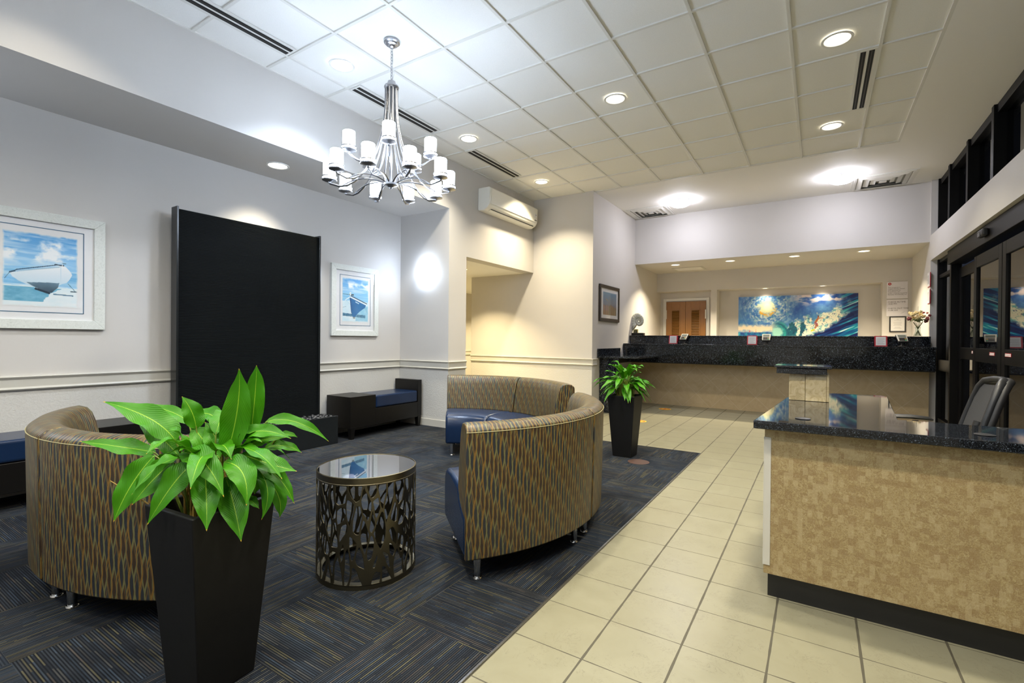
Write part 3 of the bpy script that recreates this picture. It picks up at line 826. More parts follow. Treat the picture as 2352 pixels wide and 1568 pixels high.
def art_blue_boat():
    U, V = uvgrid(130, 180); img, n = sky_sea(U, V, .40, 25); ones = np.ones(U.shape + (3,))
    sea = (V > .32) & (V < .53)
    img[sea] = lerp(C3(.42, .70, .88) * ones, C3(.66, .84, .94) * ones, fbm(U * 2, V * 40, 3, 9))[sea]
    sand = V > .52 + (n - .5) * .05
    img[sand] = lerp(C3(.72, .87, .93) * ones, C3(.93, .95, .96) * ones, fbm(U * 5, V * 7, 3, 8))[sand]
    sh = sand & (V > .62) & (U > .50) & (V < .97); img[sh] = lerp(C3(.50, .74, .85) * ones, C3(.70, .86, .92) * ones, fbm(U * 9, V * 12, 3, 3))[sh]
    log = (V > .795 + U * .04) & (V < .86 + U * .04) & (U > .02) & (U < .88)
    img[log] = lerp(C3(.20, .36, .48) * ones, C3(.45, .64, .74) * ones, fbm(U * 24, V * 30, 3, 6))[log]
    hull = [(.27, .42), (.30, .40), (.40, .405), (.93, .56), (.90, .60), (.86, .66), (.78, .69), (.64, .76), (.52, .84), (.46, .91), (.42, .92), (.36, .82), (.32, .68), (.28, .50)]
    hm = inpoly(U, V, hull); img[hm] = lerp(C3(.16, .46, .68) * ones, C3(.10, .36, .58) * ones, fbm(U * 5, V * 6, 3, 5))[hm]
    lf = inpoly(U, V, [(.27, .42), (.33, .42), (.37, .82), (.33, .78)]); img[lf] = C3(.10, .32, .52)
    for (a, b, w, c) in (((.28, .43), (.12, .50), .010, (.92, .95, .96)), ((.30, .425), (.92, .58), .016, (.90, .93, .94)), ((.30, .39), (.94, .555), .010, (.25, .33, .40)), ((.26, .375), (.42, .375), .014, (.18, .22, .26)),
                         ((.30, .34), (.30, .37), .030, (.85, .90, .90)), ((.42, .90), (.47, .90), .018, (.55, .60, .60)), ((.50, .53), (.62, .565), .010, (.80, .90, .94)), ((.02, .37), (.22, .375), .006, (.2, .42, .55)),
                         ((.0, .68), (.14, .65), .004, (.45, .6, .68)), ((.90, .63), (.92, .76), .004, (.35, .5, .6)), ((.12, .50), (.30, .60), .003, (.6, .75, .85))):
        put(img, seg(U, V, a, b) < w, c)
    return vignette_white(img, U, V, 14)
def art_beach_fence():
    U, V = uvgrid(100, 100); ones = np.ones(U.shape + (3,))
    img = lerp(C3(.36, .56, .70) * ones, C3(.46, .50, .60) * ones, np.clip(V * 1.7, 0, 1))
    sea = V > .55; img[sea] = C3(.38, .44, .55)
    g = (V > .60 + (fbm(U * 22, V * 2, 3, 3) - .5) * .35) & ((U > .42) | (V > .80))
    img[g] = lerp(C3(.45, .34, .16) * ones, C3(.32, .34, .16) * ones, fbm(U * 20, V * 9, 4, 2))[g]
    for k, u in enumerate((.04, .10, .17, .24, .31, .38, .60, .70, .80, .90)): put(img, (np.abs(U - u) < .020) & (V > .56 + .02 * (k % 3)), (.72, .52, .38) if k % 2 else (.62, .44, .34))
    for k in range(9):
        a = .45 + .06 * k; put(img, seg(U, V, (a, 1), (a + .05 * math.sin(k * 2.1), .16 + .05 * (k % 4))) < .006, (.52, .46, .34))
    put(img, seg(U, V, (.22, .30), (.34, .36)) < .018, (.66, .58, .30)); put(img, seg(U, V, (.34, .36), (.40, .7)) < .006, (.6, .52, .3))
    return img
picture('framed_print', (XL, .80, 1.262), 'x', .775, .905, .072, .032, W['fwhite'], 'large whitewashed frame with a white boat on a beach, at the left edge', 'picture', art_white_boat, art_rect=(.170, .600, .170, .735), blue=(.13, .64, .125, .785))
picture('framed_print', (XL, 3.812, 1.236), 'x', .752, .905, .070, .032, W['fwhite'], 'whitewashed frame with a blue boat bow, between the black panel and the corner', 'picture', art_blue_boat, art_rect=(.168, .588, .178, .742), blue=(.132, .625, .132, .780))
picture('framed_print', (X2, 7.53, 1.528), 'x', .93, .622, .055, .028, W['brown'], 'dark brown frame with beach grass and a sand fence, left of the reception desk', 'picture', art_beach_fence, art_rect=(.165, .80, .115, .505))

# ------------------------------------------------------------------ seascape painting behind reception
def art_wave():
    nu, nv = 430, 190; U, V = uvgrid(nu, nv); V = V * 1.25; ones = np.ones(U.shape + (3,)); A = 3.0
    x, y = U * A, V
    n1 = fbm(x * 6, y * 6, 5, 1); n2 = fbm(x * 16 + y * 6, y * 22 - x * 5, 4, 2); n3 = fbm(x * 30, y * 30, 3, 4)
    img = lerp(C3(.15, .30, .66) * ones, C3(.42, .62, .84) * ones, np.clip(n1 * 1.6 - .3, 0, 1))
    img = lerp(img, C3(.16, .50, .70) * ones, np.clip((V - .25) * 1.6, 0, .7) * n2)
    cl = np.clip((fbm(x * 3.4 + 5, y * 9, 5, 31) - .50) * 9, 0, 1) * np.clip((U - .40) * 6, 0, 1) * np.clip((.32 - V) * 5, 0, 1)
    img = lerp(img, C3(.90, .84, .86) * ones, cl)
    # swirling sun
    dx, dy = (U - .262) * A, (V - .27) * 1.15; r = np.hypot(dx, dy); an = np.arctan2(dy, dx)
    sw = np.sin(r * 40 + an * 1.0 + n1 * 16 + n2 * 5) * .5 + .5; ba = vnoise(an * 9 + r * 6, r * 30, 77)
    ring = np.clip(1.15 - r / .72, 0, 1)
    sc = lerp(C3(.24, .46, .78) * ones, C3(.88, .92, .90) * ones, np.clip(sw * .55 + ba * .9 + (n2 - .5) * 1.6 - .35, 0, 1))
    sc = lerp(sc, C3(.50, .78, .80) * ones, np.clip((n3 - .5) * 3, 0, 1) * .6)
    img = lerp(img, sc, np.clip(ring * 1.6, 0, 1))
    img = lerp(img, C3(.97, .95, .72) * ones, np.clip((.30 - r) * 6 + (n2 - .5) * 1.2, 0, 1))
    img = lerp(img, C3(1.0, .97, .86) * ones, np.clip((.16 - r) * 12, 0, 1))
    og = np.clip((.05 - np.abs(r - .235 + (n1 - .5) * .12)) * 26, 0, 1) * ((an > .1) & (an < 2.6)) * np.clip((n3 - .38) * 6, 0, 1)
    img = lerp(img, C3(.96, .70, .18) * ones, og)
    # pale horizon haze and distant sea
    hz = np.clip(1 - np.abs(V - .80 + (n1 - .5) * .22) / .14, 0, 1) * np.clip((.42 - U) * 6, 0, 1)
    img = lerp(img, C3(.93, .86, .74) * ones, np.clip(hz * 1.5, 0, 1))
    sea = (V > .895) & (U < .36); img[sea] = lerp(C3(.08, .22, .50) * ones, C3(.25, .68, .74) * ones, np.clip(n2 * 2 - .6, 0, 1))[sea]
    # foam bank
    top = .86 - 1.10 * np.clip(U - .30, 0, 1) + (n1 - .5) * .55
    fm = np.clip((V - top) * 9, 0, 1) * np.clip((U - .28) * 9, 0, 1)
    fc = lerp(C3(.95, .95, .86) * ones, C3(.45, .72, .74) * ones, np.clip((n2 - .52) * 6, 0, 1)); fc = lerp(fc, C3(.20, .30, .52) * ones, np.clip((n3 - .66) * 9, 0, 1))
    img = lerp(img, fc, fm)
    # dark wave wall on the right
    edge = 1.10 - 1.52 * (U - .52) + (n1 - .5) * .26
    wl = np.clip((V - edge) * 12, 0, 1) * (U > .50)
    w2 = np.clip((U - .86 + (n1 - .5) * .12) * 14, 0, 1)
    st = fbm(x * 5 + y * 9, (y * 1.0 + x * .36) * 26, 4, 61)
    wc = lerp(C3(.03, .08, .32) * ones, C3(.05, .40, .62) * ones, np.clip((st - .40) * 5, 0, 1)); wc = lerp(wc, C3(.12, .72, .72) * ones, np.clip((st - .58) * 8, 0, 1)); wc = lerp(wc, C3(.80, .88, .92) * ones, np.clip((st - .68) * 12, 0, 1))
    img = lerp(img, wc, np.maximum(wl, w2 * .9))
    # curl
    cx_, cy_ = .352, .90; rr = np.hypot((U - cx_) * A, (V - cy_) * 1.05)
    tb = np.clip((.33 - rr) * 12, 0, 1) * (V < 1.2)
    tc = lerp(C3(.06, .34, .44) * ones, C3(.20, .66, .62) * ones, np.clip((np.sin(rr * 60 + n1 * 6) * .5 + n2) * .8, 0, 1))
    img = lerp(img, tc, tb * np.clip((U - .30) * 12, 0, 1))
    img = lerp(img, C3(.62, .86, .80) * ones, np.clip((.17 - rr) * 16 + (n2 - .5), 0, 1))
    for u0 in (.47, .50, .565): 
        m_ = (np.abs(U - u0 - (n1 - .5) * .10) < .016) & (V > .66 + (n3 - .5) * .2) & (V < .98); img[m_] = lerp(C3(.08, .22, .34) * ones, C3(.12, .50, .54) * ones, n2)[m_]
    b2 = (V > .99); img[b2] = lerp(C3(.04, .14, .40) * ones, C3(.12, .60, .68) * ones, np.clip(st * 1.8 - .4, 0, 1))[b2]
    # sails
    for u0, h in ((.10, .07), (.105, .05), (.16, .08), (.058, .04)): put(img, inpoly(U, V, [(u0, .89), (u0 + .006, .89), (u0 + .003, .89 - h)]), (.80, .25, .25))
    # surfer and board
    put(img, inpoly(U, V, [(.628, .865), (.645, .825), (.668, .815), (.664, .845), (.640, .875)]), (.86, .84, .20))
    T = (.72, .40, .18); 
    for a, b, w in (((.692, .545), (.692, .52), .018), ((.688, .58), (.672, .66), .022), ((.680, .59), (.664, .66), .010), ((.664, .66), (.662, .72), .007), ((.690, .575), (.715, .555), .008), ((.715, .555), (.735, .565), .006), ((.672, .69), (.690, .74), .014), ((.690, .74), (.672, .79), .010), ((.674, .70), (.668, .80), .012)):
        put(img, seg(U, V, a, b, A) < w, T)
    put(img, seg(U, V, (.670, .67), (.684, .70), A) < .020, (.62, .34, .42)); put(img, seg(U, V, (.692, .50), (.693, .515), A) < .012, (.30, .18, .10))
    return img
t = thing('wave_painting', (-1.43, YN - .004, 1.10), 'wide oil painting of a surfer on breaking waves under a swirling sun', 'painting')
B(0, 2.075, -.035, 0, 0, 1.045).build('canvas', W['mat'], t, bevel=.002)
grid_color('painted_surface', (0, -.0365, .0), (2.075, 0, 0), (0, 0, 1.045), 430, 190, art_wave(), W['paintvc'], t)

# ------------------------------------------------------------------ louvred saloon doors
d = struct(MB().box(-3.02, -2.955, YN - .02, YN, 0, 2.165).box(-2.085, -2.02, YN - .02, YN, 0, 2.165).box(-2.955, -2.085, YN - .02, YN, 2.105, 2.165).build('door_5', W['casing'], bevel=.003))
for i, x in enumerate((-2.945, -2.515)):
    w = .425
    p = MB(); a0, a1, z0, z1 = .115, .305, .62, 1.90
    p.box(x, x + a0, YN - .045, YN - .012, .10, 2.09).box(x + a1, x + w, YN - .045, YN - .012, .10, 2.09).box(x + a0, x + a1, YN - .045, YN - .012, z1, 2.09).box(x + a0, x + a1, YN - .045, YN - .012, .10, z0)
    lf = p.build('door_leaf', W['oak'], d, bevel=.002)
    fr = MB().box(x + a0 - .012, x + a0 + .012, YN - .052, YN - .04, z0, z1).box(x + a1 - .012, x + a1 + .012, YN - .052, YN - .04, z0, z1).box(x + a0, x + a1, YN - .052, YN - .04, z1 - .012, z1 + .012)
    fr.build('louvre_frame', W['oak'], lf)
    l = MB(); z = z0 + .02
    while z < z1 - .03:
        l.add([(x + a0, YN - .046, z), (x + a1, YN - .046, z), (x + a1, YN - .018, z + .03), (x + a0, YN - .018, z + .03), (x + a0, YN - .044, z + .006), (x + a1, YN - .044, z + .006), (x + a1, YN - .016, z + .036), (x + a0, YN - .016, z + .036)],
              [(0, 1, 2, 3), (4, 5, 6, 7), (0, 1, 5, 4), (1, 2, 6, 5), (2, 3, 7, 6), (3, 0, 4, 7)]); z += .036
    l.build('louvre_slats', W['oak'], lf)
    hx = x - .012 if i == 0 else x + w - .012
    B(hx, hx + .024, YN - .06, YN - .045, 1.70, 1.90).build('hinge', W['white'], d, bevel=.002)

# ------------------------------------------------------------------ notices round the reception
def Mface(x, y, z): # text facing -y
    return Matrix(((1, 0, 0, x), (0, 0, 1, y), (0, 1, 0, z), (0, 0, 0, 1)))
def board(x0, z0, w, h, label, txt):
    t = thing('notice_board', (x0, YB, z0), label, 'sign', 'hotel notice boards')
    B(0, w, -.012, 0, 0, h).build('panel', W['lilac'], t, bevel=.002)
    m = MB(); random.seed(int(z0 * 100))
    for k in range(6):
        a = random.uniform(.3, 1.0); u, v = w * .60 + k * .012, h * .10 + k * .012
        m.tube([(u, -.0125, v), (u + .04, -.0125, v + .03 * a), (u + .07, -.0125, v + .06 * a)], .0007, 4)
    m.build('twig_print', simple('pale_print', (.58, .55, .60), .5), t)
    for s, x, z, b in txt: text_mesh('lettering', b, s, W['ink'], t, Mface(x, -.0122, z), spacing=.95)
    return t
t = board(1.045, 2.00, .298, .300, 'upper pale notice board with a red round emblem, right of the painting', [(.027, .018, .190, 'This property is\nindependently owned\nand operated by\nCoastal Inn, Inc.\nunder a license issued by\nRamada Worldwide, Inc.')])
MB().lathe([(.001, -.0135), (.024, -.0135), (.024, -.012), (.001, -.012)], (.043, 0, .262), 24, 'y').build('emblem', W['red'], t)
text_mesh('emblem_letter', 'R', .034, W['paper'], t, Mface(.033, -.0145, .250))
board(1.045, 1.68, .300, .300, 'lower pale notice board giving check-in and check-out times', [(.036, .018, .245, 'CHECK IN TIME\n 4:00 PM'), (.036, .018, .130, 'CHECK-OUT TIME\n11:00 AM')])
t = thing('framed_certificate', (1.088, YB, 1.398), 'small black-framed certificate below the check-in board', 'certificate')
m = MB(); w, h, f = .235, .282, .018
m.box(0, w, -.018, 0, 0, f).box(0, w, -.018, 0, h - f, h).box(0, f, -.018, 0, f, h - f).box(w - f, w, -.018, 0, f, h - f); m.build('frame', W['black'], t, bevel=.002)
B(f, w - f, -.006, 0, f, h - f).build('document', W['paper'], t)
m = MB()
for k, ww in enumerate((.03, .10, .0, .12, .12, .10, .12, .0, .08, .11)):
    if ww: m.box(w / 2 - ww / 2, w / 2 + ww / 2, -.0068, -.0059, h - .055 - k * .018, h - .050 - k * .018)
m.build('text_lines', simple('faint_ink', (.42, .41, .42), .6), t)
for z0, lab in ((2.04, 'upper narrow red-edged notice on the side wall right of reception'), (1.79, 'lower narrow red-edged notice on the side wall right of reception')):
    t = thing('wall_notice', (XR, 9.39, z0), lab, 'sign', 'red-edged notices')
    B(-.008, 0, -.095, .075, 0, .215).build('backing', W['red'], t); B(-.014, -.008, -.088, .075, .010, .215).build('sheet', W['paper'], t)
    m = MB()
    for k in range(8): m.box(-.0148, -.0138, -.04, .06 - .01 * (k % 3), .05 + k * .017, .054 + k * .017)
    m.build('text_lines', W['ink'], t)

# ------------------------------------------------------------------ reception desk
t = thing('reception_desk', (0, 9.2, 0), 'long reception desk with dark speckled granite counter and diagonally tiled front', 'desk')
def G(*b): return B(b[0], b[1], b[2] - 9.2, b[3] - 9.2, b[4], b[5])
G(X2 + .005, 1.385, 9.22, 9.34, 0, .83).build('tiled_front', W['diag'], t)
G(X2 + .005, 1.385, 8.75, 8.79, .815, 1.12).build('apron', W['granite'], t, bevel=.003)
G(X2 + .005, 1.39, 8.735, 9.36, 1.12, 1.15).build('counter_top', W['granite'], t, bevel=.006, seg=3)
G(X2 + .005, 1.38, 9.10, 9.36, 1.15, 1.28).build('upper_tier', W['granite'], t, bevel=.003)
G(X2 + .005, 1.38, 9.09, 9.42, 1.28, 1.302).build('ledge', W['granite'], t, bevel=.005, seg=3)
G(X2 + .005, 1.385, 8.80, 9.22, .80, .83).build('underside', W['black'], t)
t = thing('side_counter', (X2, 8.1, 0), 'low granite side counter on the wall left of the reception desk', 'counter')
B(.005, .34, -.52, -.49, 0, .915).build('end_panel', W['granite'], t, bevel=.003)
B(.005, .70, -.62, .63, .915, .945).build('counter_top', W['granite'], t, bevel=.006, seg=3)
B(.005, .03, -.62, .43, .945, 1.065).build('backsplash', W['granite'], t, bevel=.003)
B(.005, .10, -.49, .62, .80, .915).build('wall_batten', W['black'], t)

def holder(x, label):
    t = thing('sign_holder', (x, 9.03, 1.151), label, 'sign holder', 'red sign holders on the counter')
    c, s = math.cos(.18), math.sin(.18)
    def q(m, u0, u1, v0, v1, d0, d1):
        pts = []
        for d in (d0, d1):
            for (u, v) in ((u0, v0), (u1, v0), (u1, v1), (u0, v1)): pts.append((u, v * s - d * c, v * c + d * s))
        return m.add(pts, [(0, 1, 2, 3), (4, 5, 6, 7), (0, 1, 5, 4), (1, 2, 6, 5), (2, 3, 7, 6), (3, 0, 4, 7)])
    q(MB(), -.077, .077, 0, .158, 0, .006).build('frame', W['red'], t)
    MB().box(-.07, .07, -.005, .045, 0, .006).build('foot', W['red'], t)
    q(MB(), -.060, .060, .014, .144, .006, .008).build('sheet', W['paper'], t)
    m = MB()
    for k in range(8): q(m, -.045, .045 - .02 * (k % 3 == 2), .030 + k * .0125, .0325 + k * .0125, .008, .0088)
    m.build('text_lines', simple('sheet_ink', (.30, .30, .32), .6), t)
holder(-2.24, 'red-framed sign holder at the left end of the reception counter')
holder(-.935, 'red-framed sign holder below the painting, middle of the counter')
holder(.80, 'red-framed sign holder at the right end of the reception counter')
def terminal(x, rz, label):
    t = thing('card_terminal', (x, 9.0, 1.151), label, 'card reader', 'card terminals on the counter', rz=rz); t.scale = (.9, .9, .9)
    MB().lathe([(.055, 0), (.055, .008), (.022, .014), (.016, .03), (.016, .07), (.001, .07)], n=20).build('stand', W['black'], t, smooth=40)
    th = .75; c, s = math.cos(th), math.sin(th)
    def q(u0, u1, v0, v1, d0, d1, taper=0):
        pts = []
        for d in (d0, d1):
            for (u, v) in ((u0 + taper, v0), (u1 - taper, v0), (u1, v1), (u0, v1)): pts.append((u, -.075 + v * s - d * c + .04, .055 + v * c + d * s))
        return MB().add(pts, [(0, 1, 2, 3), (4, 5, 6, 7), (0, 1, 5, 4), (1, 2, 6, 5), (2, 3, 7, 6), (3, 0, 4, 7)])
    q(-.075, .075, 0, .165, 0, .030, .012).build('base_shell', W['black'], t, bevel=.006)
    q(-.072, .072, .01, .165, .030, .042, .008).build('top_shell', simple('silver_plastic', (.42, .40, .35), .35), t, bevel=.005)
    q(-.052, .052, .10, .145, .0415, .044).build('screen', simple('lcd_screen', (.13, .15, .13), .2), t)
    kp = q(-.050, .050, .018, .085, .0415, .044).build('keypad', W['black'], t)
    m = MB()
    for r_ in range(3):
        for c_ in range(3): mm = q(-.042 + c_ * .022, -.026 + c_ * .022, .038 + r_ * .015, .048 + r_ * .015, .044, .0465); m.add(mm.v, mm.f)
    m.build('number_keys', W['chairgrey'], kp)
    q(.026, .044, .022, .034, .044, .0465).build('enter_key', simple('green_key', (.02, .40, .16), .4), kp)
    q(.026, .044, .052, .062, .044, .0465).build('clear_key', simple('yellow_key', (.55, .35, .03), .4), kp)
terminal(-2.04, -.25, 'silver card terminal at the left of the reception counter')
terminal(-.72, 0, 'silver card terminal below the painting, centre of the counter')
terminal(1.045, .18, 'silver card terminal at the right end of the counter, beside the flowers')

# ammonite sculpture
t = thing('ammonite_sculpture', (-3.0, 9.275, 1.303), 'spiral ammonite fossil sculpture on a dark base at the left end of the ledge', 'sculpture')
t.scale = (1.12, 1.12, 1.12)
B(-.13, .13, -.05, .05, 0, .045).build('base', W['dwood'], t, bevel=.003)
MB().tube([(0, 0, .04), (0, 0, .075)], .010, 8).build('post', W['black'], t)
m = MB(); n = 150; nk = 12; v = []; uv = []
for i in range(n + 1):
    s = i / n; th = -2.25 - (1 - s) * 5.4 * PI; r = .115 * math.exp(-(1 - s) * 2.7); tr = r * .50 * (1 + .07 * math.cos(i * 2.6)) + .001
    cxx, czz = .035 + r * math.cos(th) * 1.0, .25 + r * math.sin(th) * 1.25
    for k in range(nk):
        a = 2 * PI * k / nk; rr = tr * math.cos(a)
        v.append((cxx + rr * math.cos(th), tr * .75 * math.sin(a), czz + rr * math.sin(th) * 1.15))
for i in range(n):
    for k in range(nk):
        m.f.append((i * nk + k, i * nk + (k + 1) % nk, (i + 1) * nk + (k + 1) % nk, (i + 1) * nk + k)); m.uv.append([(i / n, 0), (i / n, 1), ((i + 1) / n, 1), ((i + 1) / n, 0)])
m.f.append(tuple(n * nk + k for k in range(nk))); m.uv.append(None)
m.v = v; m.build('shell', W['ammo'], t, smooth=50)
t = thing('glass_candle_block', (-3.045, 9.388, 1.303), 'small greenish glass block behind the ammonite sculpture', 'ornament')
B(-.035, .03, -.03, .03, 0, .125).build('block', simple('green_glass', (.16, .15, .07), .2), t, bevel=.004)
B(.03, .10, -.03, .03, 0, .055).build('low_block', simple('grey_glass', (.40, .38, .28), .2), t, bevel=.004)

# vase of artificial flowers
t = thing('flower_vase', (1.27, 9.36, 1.303), 'clear glass vase of cream and dark red flowers at the right end of the ledge', 'flowers'); t.scale = (1.12, 1.12, 1.08)
MB().lathe([(.001, .002), (.045, .002), (.048, .01), (.030, .06), (.026, .10), (.034, .135), (.032, .135), (.024, .10), (.028, .06), (.044, .012), (.001, .008)], n=20, cap=False).build('glass_vase', W['clear'], t, smooth=50)
m = MB(); random.seed(3)
for k in range(12):
    a = k * .52; m.tube([(.032 * math.cos(a + 2.6), .032 * math.sin(a + 2.6), .01), (0, 0, .10), (.05 * math.cos(a), .05 * math.sin(a), .20)], .0022, 5)
m.build('stems', simple('flower_stem', (.08, .10, .03), .5), t, smooth=60)
random.seed(11)
fm = [simple('cream_petal', (.62, .48, .22), .6), simple('dark_red_petal', (.14, .008, .014), .6), simple('pink_petal', (.45, .08, .06), .6)]
for k, (x, z, c, r) in enumerate(((-.06, .31, 0, .036), (-.02, .33, 0, .034), (.03, .32, 0, .030), (.0, .27, 0, .040), (.05, .28, 0, .034), (-.05, .26, 0, .034), (-.10, .25, 1, .034), (-.07, .235, 1, .026), (.10, .25, 1, .036), (.085, .215, 1, .030),
                                 (.11, .29, 1, .022), (.09, .325, 2, .016), (.05, .33, 2, .018), (.02, .235, 0, .030), (-.085, .33, 0, .026), (.02, .345, 0, .022))):
    m = MB(); y = random.uniform(-.05, .05)
    for q in range(9):
        a = q * 2.4; rr = r * (.25 + .07 * q); m.sphere((x + rr * math.cos(a) * .7, y - .2 * r + rr * math.sin(a) * .4, z + rr * math.sin(a) * .7), r * .42, 6, 4, (1, .7, 1))
    m.build('blossom', fm[c], t, smooth=60)
m = MB()
for k in range(14):
    a = k * 2.4; m.tube([(0, 0, .20), (.06 * math.cos(a), .05 * math.sin(a), .24), (.10 * math.cos(a), .08 * math.sin(a), .215 + .03 * math.sin(k))], [.004, .016, .002], 5, squash=.3)
m.tube([(0, 0, .3), (.0, 0, .42)], .0015, 4)
m.build('foliage', simple('flower_leaf', (.07, .11, .03), .6), t, smooth=60)

# ------------------------------------------------------------------ curved sofa modules
RO, SPAN, DEP, HS = 1.206, math.radians(45), .64, .79
def sweep(prof, a0, a1, n=18, uvm=True):
    m = MB(); k = len(prof); L = [0]
    for i in range(k): 
        p, q = prof[i], prof[(i + 1) % k]; L.append(L[-1] + math.hypot(q[0] - p[0], q[1] - p[1]))
    v = []
    for i in range(n + 1):
        a = a0 + (a1 - a0) * i / n
        for r, z in prof: v.append((r * math.cos(a), r * math.sin(a), z))
    m.v = v
    for i in range(n):
        u0, u1 = RO * (a1 - a0) * i / n, RO * (a1 - a0) * (i + 1) / n
        for j in range(k):
            jj = (j + 1) % k
            m.f.append((i * k + j, i * k + jj, (i + 1) * k + jj, (i + 1) * k + j))
            m.uv.append([(u0, L[j]), (u0, L[j + 1]), (u1, L[j + 1]), (u1, L[j])])
    m.f.append(tuple(range(k))[::-1]); m.uv.append([(prof[j][0], prof[j][1]) for j in range(k)][::-1])
    m.f.append(tuple(n * k + j for j in range(k))); m.uv.append([(prof[j][0], prof[j][1]) for j in range(k)])
    return m
def sofa_module(label):
    """origin on the floor at the centre of the curve; the module spans angles 0..45 degrees"""
    t = thing('curved_sofa', (0, 0, 0), label, 'sofa', 'curved sofa modules')
    g = .0035 / RO * 1.6
    back = [(RO, .125), (RO + .006, .40), (RO + .012, .745), (RO + .008, .765), (RO - .02, .787), (RO - .065, .795), (RO - .105, .783), (RO - .130, .755), (RO - .150, .70),
            (RO - .172, .60), (RO - .192, .50), (RO - .205, .43), (RO - .16, .37), (RO - .08, .335), (RO - .025, .325), (RO - .022, .125)]
    sweep(back, g, SPAN - g, 22).build('backrest', W['fabric'], t, smooth=42, bevel=.007, seg=2)
    ri = RO - DEP
    seat = [(ri, .125), (ri - .012, .28), (ri - .004, .375), (ri + .02, .412), (ri + .06, .432), (ri + .20, .445), (RO - .22, .435), (RO - .17, .37), (RO - .08, .332), (RO - .026, .322), (RO - .026, .125)]
    sweep(seat, g, SPAN - g, 18).build('seat', W['navy'], t, smooth=50, bevel=.022, seg=3)
    pts = [((RO + .0115) * math.cos(a), (RO + .0115) * math.sin(a), .755) for a in [g + (SPAN - 2 * g) * i / 24 for i in range(25)]]
    MB().tube(pts, .0019, 5).build('piping', W['thread'], t, smooth=60)
    for a, r in ((.075, RO - .075), (SPAN - .075, RO - .075), (.11, ri + .06), (SPAN - .11, ri + .06)):
        lg = MB().lathe([(.021, .126), (.021, .10), (.017, .012), (.0165, .008)], (r * math.cos(a), r * math.sin(a), 0), 16).build('leg', W['steel'], t, smooth=40)
        MB().lathe([(.001, .010), (.022, .010), (.026, .004), (.026, 0), (.001, 0)], (r * math.cos(a), r * math.sin(a), 0), 16).build('foot_glide', W['steel'], lg, smooth=40)
    return t
s0 = sofa_module('nearest patterned sofa module, its curved back turned to the tiled aisle')
cC, cA, cD = (-2.351, 2.632, .004), (-2.863, 3.348, .004), (-2.94, 1.877, .004)
s0.location = cC; s0.rotation_euler.z = math.radians(-40.87)
dup(s0, cC, math.radians(4.5), 'patterned sofa module behind the nearest one, whose rounded top shows by the far planter')
dup(s0, cA, math.radians(38.4), 'far patterned sofa module whose sliced end faces the tiled aisle')
dup(s0, cA, math.radians(83.6), 'far patterned sofa module at the left, in front of the pier, with open blue seat')
dup(s0, cD, math.radians(272.9), 'patterned sofa module directly behind the near planter')
dup(s0, cD, math.radians(227.6), 'patterned sofa module at the left edge with its rounded top by the blue bench')

# ------------------------------------------------------------------ low benches along the left wall
def bench(loc, label, flip=1):
    t = thing('bench', loc, label, 'bench', 'espresso benches on the left wall')
    Y = lambda a, b: (min(a * flip, b * flip), max(a * flip, b * flip))
    def bb(x0, x1, ya, yb, z0, z1): y0, y1 = Y(ya, yb); return B(x0, x1, y0, y1, z0, z1)
    bb(-.44, 0, 0, .385, .13, .505).build('end_table', W['dwood'], t, bevel=.003)
    bb(-.44, 0, .385, 1.13, .13, .335).build('apron', W['dwood'], t, bevel=.003)
    bb(-.425, 0, .392, 1.125, .337, .492).build('cushion', W['navy'], t, bevel=.022, seg=4)
    bb(-.44, 0, 1.13, 1.205, .14, .635).build('end_board', W['dwood'], t, bevel=.003)
    for x in (-.41, -.03):
        for y, dy in ((.04, .0), (1.165, .0)):
            m = MB(); q = []
            for (h, zz) in ((.032, .14), (.021, 0)):
                for (a, b) in ((-h, -h), (h, -h), (h, h), (-h, h)): q.append((x + a, y * flip + b, zz))
            m.add(q, [(0, 1, 2, 3), (4, 5, 6, 7), (0, 1, 5, 4), (1, 2, 6, 5), (2, 3, 7, 6), (3, 0, 4, 7)]); m.build('leg', W['dwood'], t)
    return t
bench((-4.63, 3.745, .004), 'dark wood bench with blue cushion in the corner under the blue boat print')
bench((-4.63, 1.78, .004), 'dark wood bench with blue cushion at the left edge under the white boat print', -1)

# ------------------------------------------------------------------ ribbed black water wall and its trough of pebbles
t = thing('water_wall', (-4.90, 2.77, .004), 'tall ribbed black water-wall panel standing against the left wall', 'water feature')
v = []; f = []; n = 150
m = MB(); prof = []
for k in range(n * 4 + 1):
    z = .25 + (2.365 - .25) * k / (n * 4); prof.append((.0055 * max(0, math.sin(2 * PI * k / 4)) + .002 * math.cos(2 * PI * k / 4), z))
m.v = [(p, y, z) for y in (-.725, .725) for p, z in prof]; K = len(prof)
m.f = [(i, i + 1, K + i + 1, K + i) for i in range(K - 1)]; m.uv = [None] * len(m.f)
m.build('ribbed_panel', W['ribbed'], t, smooth=60)
B(-.08, -.008, -.725, .725, .05, 2.36).build('back_board', W['black'], t)
for s in (-1, 1): B(-.085, .022, s * .735 - .009, s * .735 + .009, 0, 2.385).build('side_frame', W['ribbed'], t, bevel=.003)
m = MB(); x0, x1, y0, y1 = -.02, .275, -.80, .80
for b in ((x1 - .02, x1, y0, y1), (x0 + .045, x1 - .02, y0, y0 + .02), (x0 + .045, x1 - .02, y1 - .02, y1)): m.box(*b, 0, .315)
m.build('trough', W['ribbed'], t, bevel=.003)
B(x0 + .045, x1 - .02, y0 + .02, y1 - .02, .05, .272).build('tray', W['black'], t)
